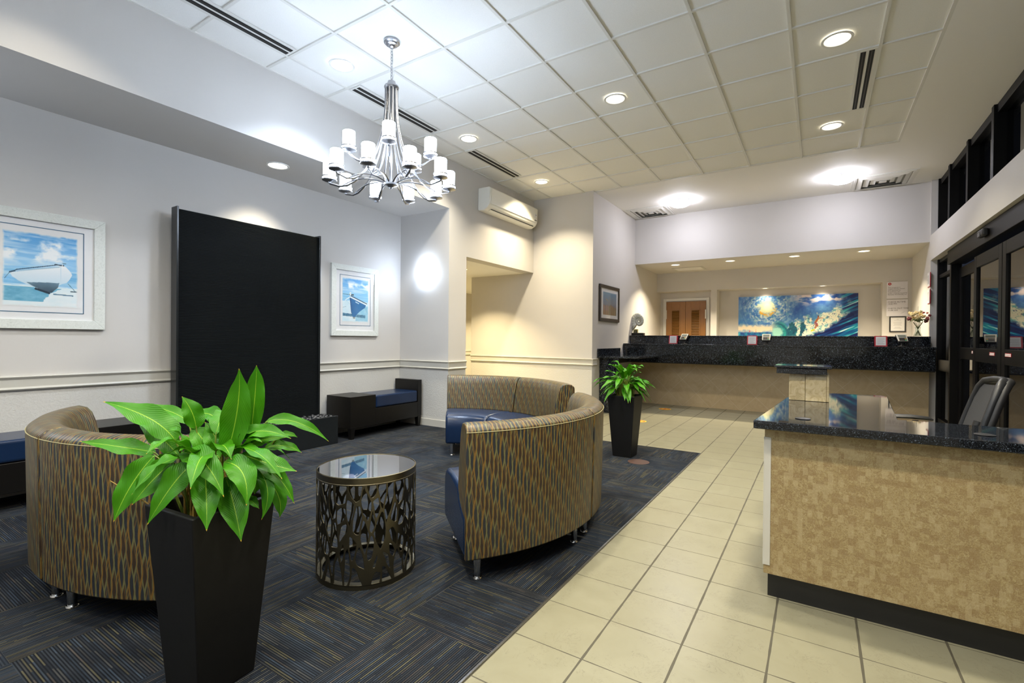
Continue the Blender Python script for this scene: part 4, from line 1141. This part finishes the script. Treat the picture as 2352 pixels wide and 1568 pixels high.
# pebbles: individual copies
random.seed(5)
def pebble_mesh(i):
    bm = bmesh.new(); bmesh.ops.create_icosphere(bm, subdivisions=2, radius=1)
    rr = random.Random(i); a = [rr.uniform(-1, 1) for _ in range(6)]
    for q in bm.verts:
        p = q.co; k = 1 + .12 * math.sin(3 * p.x + a[0] * 3) + .10 * math.sin(4 * p.y + a[1] * 3) * math.cos(2 * p.z + a[2])
        q.co = Vector((p.x * (1.15 + .25 * a[3]) * k, p.y * k, p.z * (.62 + .12 * a[4]) * k))
    me = bpy.data.meshes.new('pebble'); bm.to_mesh(me); bm.free()
    me.polygons.foreach_set('use_smooth', [True] * len(me.polygons)); me.materials.append(W['stone']); return me
pm = [pebble_mesh(i) for i in range(6)]
k = 0
for iy in range(29):
    for ix in range(4):
        x = -4.90 + .045 + .054 * ix + random.uniform(-.006, .006) + (.012 if iy % 2 else -.0); y = 2.77 - .745 + iy * .0530 + random.uniform(-.006, .006)
        if x > -4.675: continue
        o = bpy.data.objects.new('pebble', pm[k % 6]); COL.objects.link(o); s = random.uniform(.021, .0245)
        o.location = (x, y, .300 + random.uniform(0, .016)); o.scale = (s, s, s); o.rotation_euler = (random.uniform(-.4, .4), random.uniform(-.4, .4), random.uniform(0, 3))
        tag(o, 'smooth glossy black pebble in the trough below the ribbed panel', 'stone', 'black pebbles in the water-wall trough'); k += 1

# ------------------------------------------------------------------ drum side table with cut-out branches
t = thing('drum_side_table', (-2.005, 1.735, .004), 'round bronze drum side table with branching cut-out wall and mirror top', 'side table')
TR, TH = .252, .535
MB().lathe([(.001, TH - .004), (TR - .006, TH - .004), (TR - .006, TH + .001), (.001, TH + .001)], n=64).build('mirror_top', W['mirror'], t, smooth=30)
MB().lathe([(TR - .004, TH - .034), (TR, TH - .034), (TR, TH + .002), (TR - .005, TH + .004), (TR - .006, TH + .001), (TR - .004, TH - .006), (TR - .004, TH - .034)], n=72, cap=False).build('top_band', W['bronzem'], t, smooth=30)
MB().lathe([(TR - .004, 0), (TR, 0), (TR, .026), (TR - .004, .026), (TR - .004, 0)], n=72, cap=False).build('bottom_band', W['bronzem'], t, smooth=30)
MB().lathe([(TR - .03, .020), (TR - .004, .020), (TR - .004, .026), (TR - .03, .026), (TR - .03, .020)], n=72, cap=False).build('inner_ring', W['bronzem'], t, smooth=30)
# branching cut-out sheet: cells carved from a fine cylindrical grid
NU, NV = 420, 130
rs = np.random.RandomState(12); cells = []
rows, per = 7, 20
for j in range(rows):
    for i in range(per):
        cells.append(((i + .5 * (j % 2) + rs.uniform(-.42, .42)) / per, (j + .5 + rs.uniform(-.42, .42)) / rows))
cells = np.array(cells); cu = cells[:, 0] * 2 * PI * TR; cv = .026 + cells[:, 1] * (TH - .045 - .026)
uu = (np.arange(NU + 1)) / NU * 2 * PI * TR; vv = np.linspace(.020, TH - .028, NV + 1)
UU, VV = np.meshgrid(uu, vv)
wx = (fbm(UU * 16, VV * 9, 2, 40) - .5) * .022; wy = (fbm(UU * 16 + 9, VV * 9, 2, 41) - .5) * .05
per_len = 2 * PI * TR
dx = np.abs(UU[..., None] + wx[..., None] - cu); dx = np.minimum(dx, per_len - dx); dy = np.abs(VV[..., None] + wy[..., None] - cv)
dd = np.sqrt(dx ** 2 + (dy * .30) ** 2); ds = np.sort(dd, -1)
field = (ds[..., 1] - ds[..., 0]) - .0075 - .009 * (fbm(UU * 11, VV * 11, 2, 9) - .5)   # > 0 inside a hole
field = np.minimum(field, (VV - .026) * .6); field = np.minimum(field, (TH - .035 - VV) * .6)
field[:, -1] = field[:, 0]
# marching squares keeps the solid side (field < 0)
m = MB(); vid = {}; vl = []
def vkey(key, u, v):
    if key not in vid:
        a = u / TR; vid[key] = len(vl); vl.append((TR * math.cos(a), TR * math.sin(a), v))
    return vid[key]
faces = []
F = field
for j in range(NV):
    for i in range(NU):
        cn = ((i, j), (i + 1, j), (i + 1, j + 1), (i, j + 1)); fv = [F[b, a] for a, b in cn]
        if min(fv) > 0: continue
        poly = []
        for k in range(4):
            a, b = cn[k], cn[(k + 1) % 4]; fa, fb = fv[k], fv[(k + 1) % 4]
            if fa <= 0: poly.append(vkey(('c', a[0] % NU, a[1]), uu[a[0]], vv[a[1]]))
            if (fa <= 0) != (fb <= 0):
                s = fa / (fa - fb); A_, B_ = (a, b) if a <= b else (b, a); s2 = s if a <= b else 1 - s
                s2 = min(max(s2, .02), .98)
                poly.append(vkey(('e', A_[0] % NU, A_[1], B_[0] % NU, B_[1]), uu[A_[0]] + (uu[B_[0]] - uu[A_[0]]) * s2, vv[A_[1]] + (vv[B_[1]] - vv[A_[1]]) * s2))
        if len(poly) >= 3: faces.append(tuple(poly))
m.v = vl; m.f = faces; m.uv = [None] * len(faces)
o = m.build('cut_out_wall', W['bronzem'], t, smooth=30)
sd = o.modifiers.new('thickness', 'SOLIDIFY'); sd.thickness = .0035; sd.offset = -1

# ------------------------------------------------------------------ planters with peace lilies
def leaf(par, P0, PM, P2, w, up=(0, 0, 1), root=None, fold=.26, wave=.26, seed=0, name='leaf', face=None):
    rr = random.Random(seed); P0, PM, P2 = Vector(P0), Vector(PM), Vector(P2)
    PC = PM * 2 - (P0 + P2) / 2; n = 14; vs_ = []; m = MB(); ph = rr.uniform(0, 6)
    up = Vector(up)
    for i in range(n + 1):
        u = i / n; p = P0 * (1 - u) ** 2 + PC * 2 * u * (1 - u) + P2 * u * u
        tg = ((PC - P0) * (1 - u) + (P2 - PC) * u).normalized()
        nr = (up - tg * up.dot(tg))
        nr = nr.normalized() if nr.length > 1e-4 else Vector((1, 0, 0))
        sd_ = tg.cross(nr).normalized()
        ww = w * .5 * (math.sin(PI * min(1, u ** .74)) ** .85) * 1.02
        if u > .78: ww *= 1 - .55 * ((u - .78) / .22)
        for k in range(7):
            q = (k - 3) / 3
            h = abs(q) * fold * ww + math.sin(u * 15 + ph + (0 if q > 0 else 2)) * wave * ww * abs(q) ** 2
            vs_.append((p + sd_ * (q * ww) + nr * h))
    uv = []; f = []
    for i in range(n):
        for k in range(6):
            f.append((i * 7 + k, i * 7 + k + 1, (i + 1) * 7 + k + 1, (i + 1) * 7 + k))
            uv.append([(k / 6, i / n), ((k + 1) / 6, i / n), ((k + 1) / 6, (i + 1) / n), (k / 6, (i + 1) / n)])
    m.add(vs_, f, uv); o = m.build(name, W['leaf'], par, smooth=80)
    if root is not None:
        R0 = Vector(root); mid = (R0 + P0) / 2; mid.z += .01; mid = mid + (P0 - R0).cross(Vector((0, 0, 1))) * rr.uniform(-.08, .08)
        tg0 = (PC - P0).normalized()
        MB().tube(bez([R0, mid + (P0 - R0) * .1, P0 - tg0 * .02, P0 + tg0 * .01], 8), [.0034] * 7 + [.0024] * 2, 6).build('stalk', W['stem'], o, smooth=60)
    return o
def planter(loc, rz, label, s=.145, sb=.098, h=.635):
    t = thing('potted_plant', loc, label, 'plant', 'potted peace lilies', rz=rz)
    q = lambda a, z: [(-a, -a, z), (a, -a, z), (a, a, z), (-a, a, z)]
    v = q(sb, 0) + q(s, h) + q(s - .022, h) + q(s - .034, h - .10)
    f = [(3, 2, 1, 0)] + [(i, (i + 1) % 4, 4 + (i + 1) % 4, 4 + i) for i in range(4)] + [(4 + i, 4 + (i + 1) % 4, 8 + (i + 1) % 4, 8 + i) for i in range(4)] + [(8 + i, 8 + (i + 1) % 4, 12 + (i + 1) % 4, 12 + i) for i in range(4)]
    MB().add(v, f).build('planter', W['planter'], t, bevel=.005, seg=3)
    a = s - .033
    MB().add(q(a, h - .075), [(0, 1, 2, 3)]).build('soil', W['soil'], t)
    return t
LEAVES = [[-1.768, 0.892, 0.784, -1.72, 0.906, 0.957, -1.701, 0.901, 1.106, 0.088], [-1.755, 0.972, 0.837, -1.732, 0.976, 1.006, -1.719, 0.973, 1.113, 0.065], [-1.918, 0.797, 0.841, -1.986, 0.742, 0.925, -2.114, 0.649, 0.984, 0.09], [-1.939, 0.819, 0.778, -1.998, 0.776, 0.857, -2.062, 0.729, 0.92, 0.077], [-1.954, 0.75, 0.807, -2.016, 0.675, 0.832, -2.104, 0.584, 0.857, 0.059], [-1.922, 0.735, 0.806, -1.947, 0.677, 0.713, -1.954, 0.63, 0.6, 0.077], [-1.833, 0.756, 0.791, -1.849, 0.704, 0.742, -1.868, 0.65, 0.667, 0.08], [-1.75, 0.785, 0.794, -1.759, 0.725, 0.737, -1.779, 0.659, 0.618, 0.077], [-1.79, 0.76, 0.827, -1.686, 0.784, 0.802, -1.595, 0.8, 0.702, 0.077], [-1.723, 0.802, 0.761, -1.669, 0.782, 0.699, -1.619, 0.76, 0.601, 0.08], [-1.689, 0.847, 0.792, -1.6, 0.862, 0.763, -1.554, 0.849, 0.668, 0.08], [-1.706, 0.86, 0.735, -1.645, 0.857, 0.651, -1.587, 0.851, 0.543, 0.087], [-1.743, 0.932, 0.854, -1.682, 0.977, 0.877, -1.6, 1.035, 0.849, 0.056], [-1.729, 1.012, 0.899, -1.667, 1.099, 0.893, -1.596, 1.191, 0.811, 0.046], [-1.703, 0.91, 0.805, -1.624, 0.96, 0.773, -1.535, 1.016, 0.745, 0.077], [-1.681, 0.947, 0.763, -1.611, 0.991, 0.719, -1.561, 1.023, 0.624, 0.053], [-1.685, 0.945, 0.763, -1.613, 0.954, 0.687, -1.601, 0.926, 0.588, 0.046], [-1.681, 0.994, 0.699, -1.64, 1.014, 0.633, -1.633, 1.012, 0.563, 0.049], [-1.715, 0.997, 0.805, -1.669, 1.05, 0.812, -1.631, 1.098, 0.781, 0.04], [-1.761, 0.944, 0.809, -1.706, 0.991, 0.839, -1.644, 1.042, 0.847, 0.046], [-1.879, 0.846, 0.883, -1.883, 0.832, 0.947, -1.902, 0.808, 1.002, 0.065], [-1.871, 0.922, 0.888, -1.916, 0.905, 0.926, -1.982, 0.875, 0.916, 0.062], [-1.966, 0.861, 0.887, -2.03, 0.833, 0.93, -2.157, 0.764, 0.962, 0.046], [-1.814, 0.898, 0.789, -1.84, 0.894, 0.845, -1.886, 0.877, 0.903, 0.087], [-1.806, 0.891, 0.779, -1.857, 0.859, 0.844, -1.891, 0.838, 0.898, 0.087], [-1.7, 0.888, 0.734, -1.665, 0.886, 0.683, -1.649, 0.872, 0.637, 0.062], [-1.671, 0.905, 0.657, -1.638, 0.914, 0.649, -1.608, 0.922, 0.627, 0.034], [-1.71, 0.964, 0.752, -1.692, 0.957, 0.702, -1.68, 0.947, 0.657, 0.062], [-1.686, 1.039, 0.849, -1.665, 1.064, 0.854, -1.645, 1.089, 0.839, 0.022]]
pc = Vector((-1.807, .866, .004)); t = planter(pc, math.radians(4.5), 'large peace lily in a tall tapered black planter in the left foreground')
ca, sa = math.cos(-math.radians(4.5)), math.sin(-math.radians(4.5))
def loc2(p):
    x, y, z = p[0] - pc.x, p[1] - pc.y, p[2] - pc.z; return Vector((x * ca - y * sa, x * sa + y * ca, z))
random.seed(21)
for i, L_ in enumerate(LEAVES):
    a, b, c, w = L_[0:3], L_[3:6], L_[6:9], L_[9]
    P0, PM, P2 = loc2(a), loc2(b), loc2(c)
    tocam = loc2((0, 0, CAM_Z)) - PM; tocam.normalize()
    up = tocam * 1.0 + Vector((0, 0, .75))
    rx, ry = max(-.08, min(.08, P0.x * .35 + random.uniform(-.03, .03))), max(-.08, min(.08, P0.y * .35 + random.uniform(-.03, .03)))
    leaf(t, P0, PM, P2, w * 1.04, up, (rx, ry, .565), seed=i)
random.seed(77)
for i in range(18):
    az = i * 2.4 + .4; dx, dy = math.cos(az), math.sin(az); o_ = random.uniform(.02, .10); ln = random.uniform(.15, .22)
    P0 = Vector((dx * o_, dy * o_, random.uniform(.74, .86))); hi = random.random()
    P2 = P0 + Vector((dx * ln * (1 - .5 * hi), dy * ln * (1 - .5 * hi), -.10 + .21 * hi)); PM = (P0 + P2) / 2 + Vector((0, 0, .035))
    leaf(t, P0, PM, P2, random.uniform(.055, .072), (dx * .3, dy * .3, 1), (dx * .05, dy * .05, .565), seed=300 + i)
def dry_stalks(t, n, seed, h0=.56, hh=.17, sp=.09):
    random.seed(seed); m = MB()
    for k in range(n):
        a = random.uniform(0, 6.28); r = random.uniform(.01, .085); x, y = r * math.cos(a), r * math.sin(a); l = random.uniform(.5, 1) * hh
        m.tube([(x, y, h0), (x + random.uniform(-.01, .01), y, h0 + l * .5), (x + random.uniform(-sp, sp) * .5, y + random.uniform(-sp, sp) * .5, h0 + l)], [.0032, .0028, .0012], 5)
    return m.build('dried_stalks', W['dry'], t, smooth=60)
dry_stalks(t, 120, 8, hh=.21)
MB().tube([(-.06, -.10, .56), (-.14, -.14, .64), (-.245, -.20, .715)], [.003, .0025, .0015], 6).build('bare_stalk', W['dry'], t, smooth=60)
m = MB(); random.seed(9)
for k in range(60):
    a = random.uniform(0, 6.28); r = random.uniform(0, .07); x, y = r * math.cos(a), r * math.sin(a)
    m.tube([(x, y, .56), (x * 1.2, y * 1.2, .66), (x * 1.5 + random.uniform(-.02, .02), y * 1.5 + random.uniform(-.02, .02), .74)], [.0035, .003, .002], 5)
m.build('young_stalks', W['stem'], t, smooth=60)

pc2 = Vector((-1.70, 4.90, .004)); t = planter(pc2, 0, 'smaller-looking peace lily in a black planter at the far corner of the carpet')
t.scale = (1, 1, 1); random.seed(33)
for i in range(64):
    ring = (0, 1, 2, 1)[i % 4]; az = i * 2.399 + random.uniform(-.25, .25)
    dx, dy = math.cos(az), math.sin(az)
    lift = (.215, .15, .08)[ring] * random.uniform(.7, 1.15); out = (.10, .16, .15)[ring] * random.uniform(.45, 1.15); ln = random.uniform(.17, .23)
    P0 = Vector((dx * out * .55, dy * out * .55, .635 + lift)); P2 = Vector((dx * (out + ln * (.55, .85, .70)[ring]), dy * (out + ln * (.55, .85, .70)[ring]), .635 + lift + (.07, -.07, -.12)[ring] * random.uniform(.6, 1.3)))
    PM = (P0 + P2) / 2 + Vector((0, 0, .045 * random.uniform(.6, 1.3)))
    leaf(t, P0, PM, P2, random.uniform(.055, .075), (dx * .35, dy * .35, 1), (dx * .05, dy * .05, .565), seed=100 + i)
m = MB(); random.seed(19)
for k in range(110):
    a = random.uniform(0, 6.28); r = random.uniform(0, .09); x, y = r * math.cos(a), r * math.sin(a)
    m.tube([(x, y, .56), (x * 1.1, y * 1.1, .68), (x * 1.3 + random.uniform(-.02, .02), y * 1.3 + random.uniform(-.02, .02), .78)], [.0035, .003, .002], 5)
m.build('young_stalks', W['stem'], t, smooth=60)
dry_stalks(t, 40, 28, hh=.2)

# ------------------------------------------------------------------ concierge desk at the right
DP = [(-.247, 2.475), (-.165, 3.62), (-.02, 3.66), (.02, 4.02), (.10, 4.10), (.375, 4.13), (.40, 4.06), (.325, 2.90), (1.36, 2.93), (1.36, 2.475)]
DX, DY = .5, 2.9
t = thing('concierge_desk', (DX, DY, 0), 'L-shaped concierge desk with glossy dark granite top and mottled tan laminate front', 'desk')
MB().prism([(a - DX, b - DY) for a, b in DP], .812, .85).build('granite_top', W['granite2'], t, bevel=.004, seg=3)
def GD(*b): return B(b[0] - DX, b[1] - DX, b[2] - DY, b[3] - DY, b[4], b[5])
GD(-.205, 1.36, 2.55, 2.60, .125, .812).build('front_panel', W['lam'], t)
GD(-.205, -.165, 2.60, 3.60, .125, .812).build('side_panel', W['lam'], t)
GD(-.165, .28, 3.55, 3.60, .125, .812).build('back_panel', W['lam'], t)
GD(.235, .28, 2.90, 3.55, .125, .812).build('inner_panel', W['lam'], t)
MB().box(-.19 - DX, 1.36 - DX, 2.60 - DY, 2.64 - DY, 0, .125).box(-.19 - DX, -.15 - DX, 2.64 - DY, 3.58 - DY, 0, .125).build('kick_board', W['kick'], t)
MB().box(-.2085 - DX, -.205 - DX, 2.546 - DY, 2.61 - DY, .165, .765).box(-.2085 - DX, -.178 - DX, 2.5465 - DY, 2.5505 - DY, .165, .765).build('corner_guard', W['trim'], t, bevel=.001)
for x, y in ((-.055, 2.655), (.565, 2.62)):
    MB().lathe([(.001, .8505), (.030, .8505), (.033, .853), (.026, .8545), (.001, .8545)], (x - DX, y - DY, 0), 24).build('cable_grommet', W['chairgrey'], t, smooth=40)
t = thing('pedestal_stand', (-.05, 3.58, .851), 'small stone-clad pedestal with a dark granite shelf standing on the concierge desk', 'stand')
B(-.098, -.012, -.115, .10, 0, .165).build('side_slab', W['boxtile'], t, bevel=.002)
B(-.010, .098, -.125, .10, 0, .165).build('front_slab', W['boxtile'], t, bevel=.002)
B(.098, .112, -.12, .10, 0, .165).build('end_slab', W['boxtile'], t, bevel=.002)
B(-.165, .10, -.16, .12, .165, .20).build('shelf_lip', W['granite2'], t, bevel=.003)
B(-.175, .125, -.17, .16, .201, .216).build('shelf_top', W['granite2'], t, bevel=.003)

# ------------------------------------------------------------------ office chair behind the desk (faces -x)
t = thing('office_chair', (.535, 4.14, .0), 'black office chair with grey mesh back behind the concierge desk', 'chair')
sh = lambda z: .24 + (z - .50) * .28
m = MB(); n = 10; hw = .215
v = []
def bp(u, zz, off=0.0):      # u -1..1 across, zz height
    return (sh(zz) - .05 * (1 - u * u) * -1 + off - .06 * (1 - u * u) * 0, u * hw * (1 - .10 * ((zz - .5) / .47) ** 2), zz)
for i in range(n + 1):
    for j in range(13): v.append(bp(-1 + 2 * i / n, .50 + .45 * j / 12))
for i in range(n):
    for j in range(12): m.f.append((i * 13 + j, (i + 1) * 13 + j, (i + 1) * 13 + j + 1, i * 13 + j + 1)); m.uv.append(None)
m.v = v; m.build('mesh_back', W['meshback'], t, smooth=60)
loop = []
cr = .07
for (u, zz) in ((-1, .50), (-1.02, .62), (-1.03, .75), (-1.02, .86), (-.97, .93), (-.84, .972), (-.5, .985), (0, .988), (.5, .985), (.84, .972), (.97, .93), (1.02, .86), (1.03, .75), (1.02, .62), (1, .50)): loop.append(bp(u, zz, .008))
loop = [Vector(p) for p in loop]
MB().tube(loop, [.016] * 4 + [.019, .021, .021, .021, .021, .021, .019] + [.016] * 4, 10, squash=1.2).build('back_frame', W['chairgrey'], t, smooth=60)
MB().tube([Vector(p) + Vector((.026, 0, -.006)) for p in loop], [.021] * 15, 10).build('back_shell', W['black'], t, smooth=60)
MB().tube([(.10, 0, .40), (.22, 0, .42), (.27, 0, .52), (.33, 0, .72)], .025, 8).build('back_bracket', W['black'], t, smooth=60)
B(-.24, .24, -.24, .24, .41, .49).build('seat', W['black'], t, bevel=.035, seg=4)
for s in (-1, 1):
    MB().tube([(.06, s * .26, .42), (.07, s * .30, .44), (.06, s * .30, .66)], .018, 8).build('arm_post', W['black'], t, smooth=60)
    MB().tube([(-.19, s * .295, .668), (-.14, s * .295, .677), (.04, s * .295, .685), (.13, s * .295, .680), (.155, s * .295, .672)], [.018, .035, .040, .034, .018], 10, squash=.38).build('armrest', W['black'], t, smooth=60)
MB().tube([(0, 0, .41), (0, 0, .10)], .028, 10).build('gas_column', W['steel'], t, smooth=60)
for k in range(5):
    a = k * 2 * PI / 5 + .3; c, s = math.cos(a), math.sin(a)
    lg = MB().tube([(c * .02, s * .02, .115), (c * .27, s * .27, .075)], [.028, .018], 8).build('base_leg', W['black'], t, smooth=60)
    MB().lathe([(.001, -.02), (.024, -.02), (.026, 0), (.024, .02), (.001, .02)], (0, 0, 0), 14, 'x').build('caster', W['black'], lg, smooth=40, loc=(c * .28, s * .28, .027), rz=a + PI / 2)

# ------------------------------------------------------------------ floor stickers
def dot(x, y, z, label, face, inner):
    t = thing('floor_sticker', (x, y, z), label, 'sticker', 'round floor stickers')
    MB().lathe([(.001, .0012), (.105, .0012), (.105, 0), (.001, 0)], n=32).build('disc', face, t)
    if inner:
        MB().lathe([(.001, .0018), (.088, .0018), (.088, .0012), (.001, .0012)], n=32).build('inner_disc', inner, t)
        m = MB()
        for s in (-1, 1):
            m.lathe([(.001, .0024), (.026, .0024), (.026, .0018), (.001, .0018)], (s * .036, .02, 0), 12).box(s * .036 - .02, s * .036 + .02, -.045, -.005, .0018, .0024)
        m.build('footprint_mark', simple('yellow_print', (.75, .48, .06), .5), t)
orange = simple('orange_vinyl', (.62, .12, .01), .5); yel = simple('yellow_vinyl', (.80, .55, .05), .5)
dot(-2.26, 8.60, .0005, 'orange and yellow round floor sticker just in front of the reception desk', yel, orange)
dot(-2.24, 7.09, .0005, 'orange and yellow round floor sticker half hidden behind the far planter', yel, orange)
dot(-1.49, 4.705, .0045, 'plain copper-coloured round disc on the carpet beside the far planter', simple('copper_vinyl', (.065, .034, .024), .5), None)
# hand sanitiser dispenser seen down the hall
t = thing('sanitiser_dispenser', (-7.6, 7.40, 1.15), 'white wall dispenser just visible down the corridor', 'dispenser')
B(.0, .10, -.06, .06, 0, .27).build('body', W['white'], t, bevel=.015, seg=3); B(.02, .11, -.05, .05, .27, .32).build('cap', W['white'], t, bevel=.01)
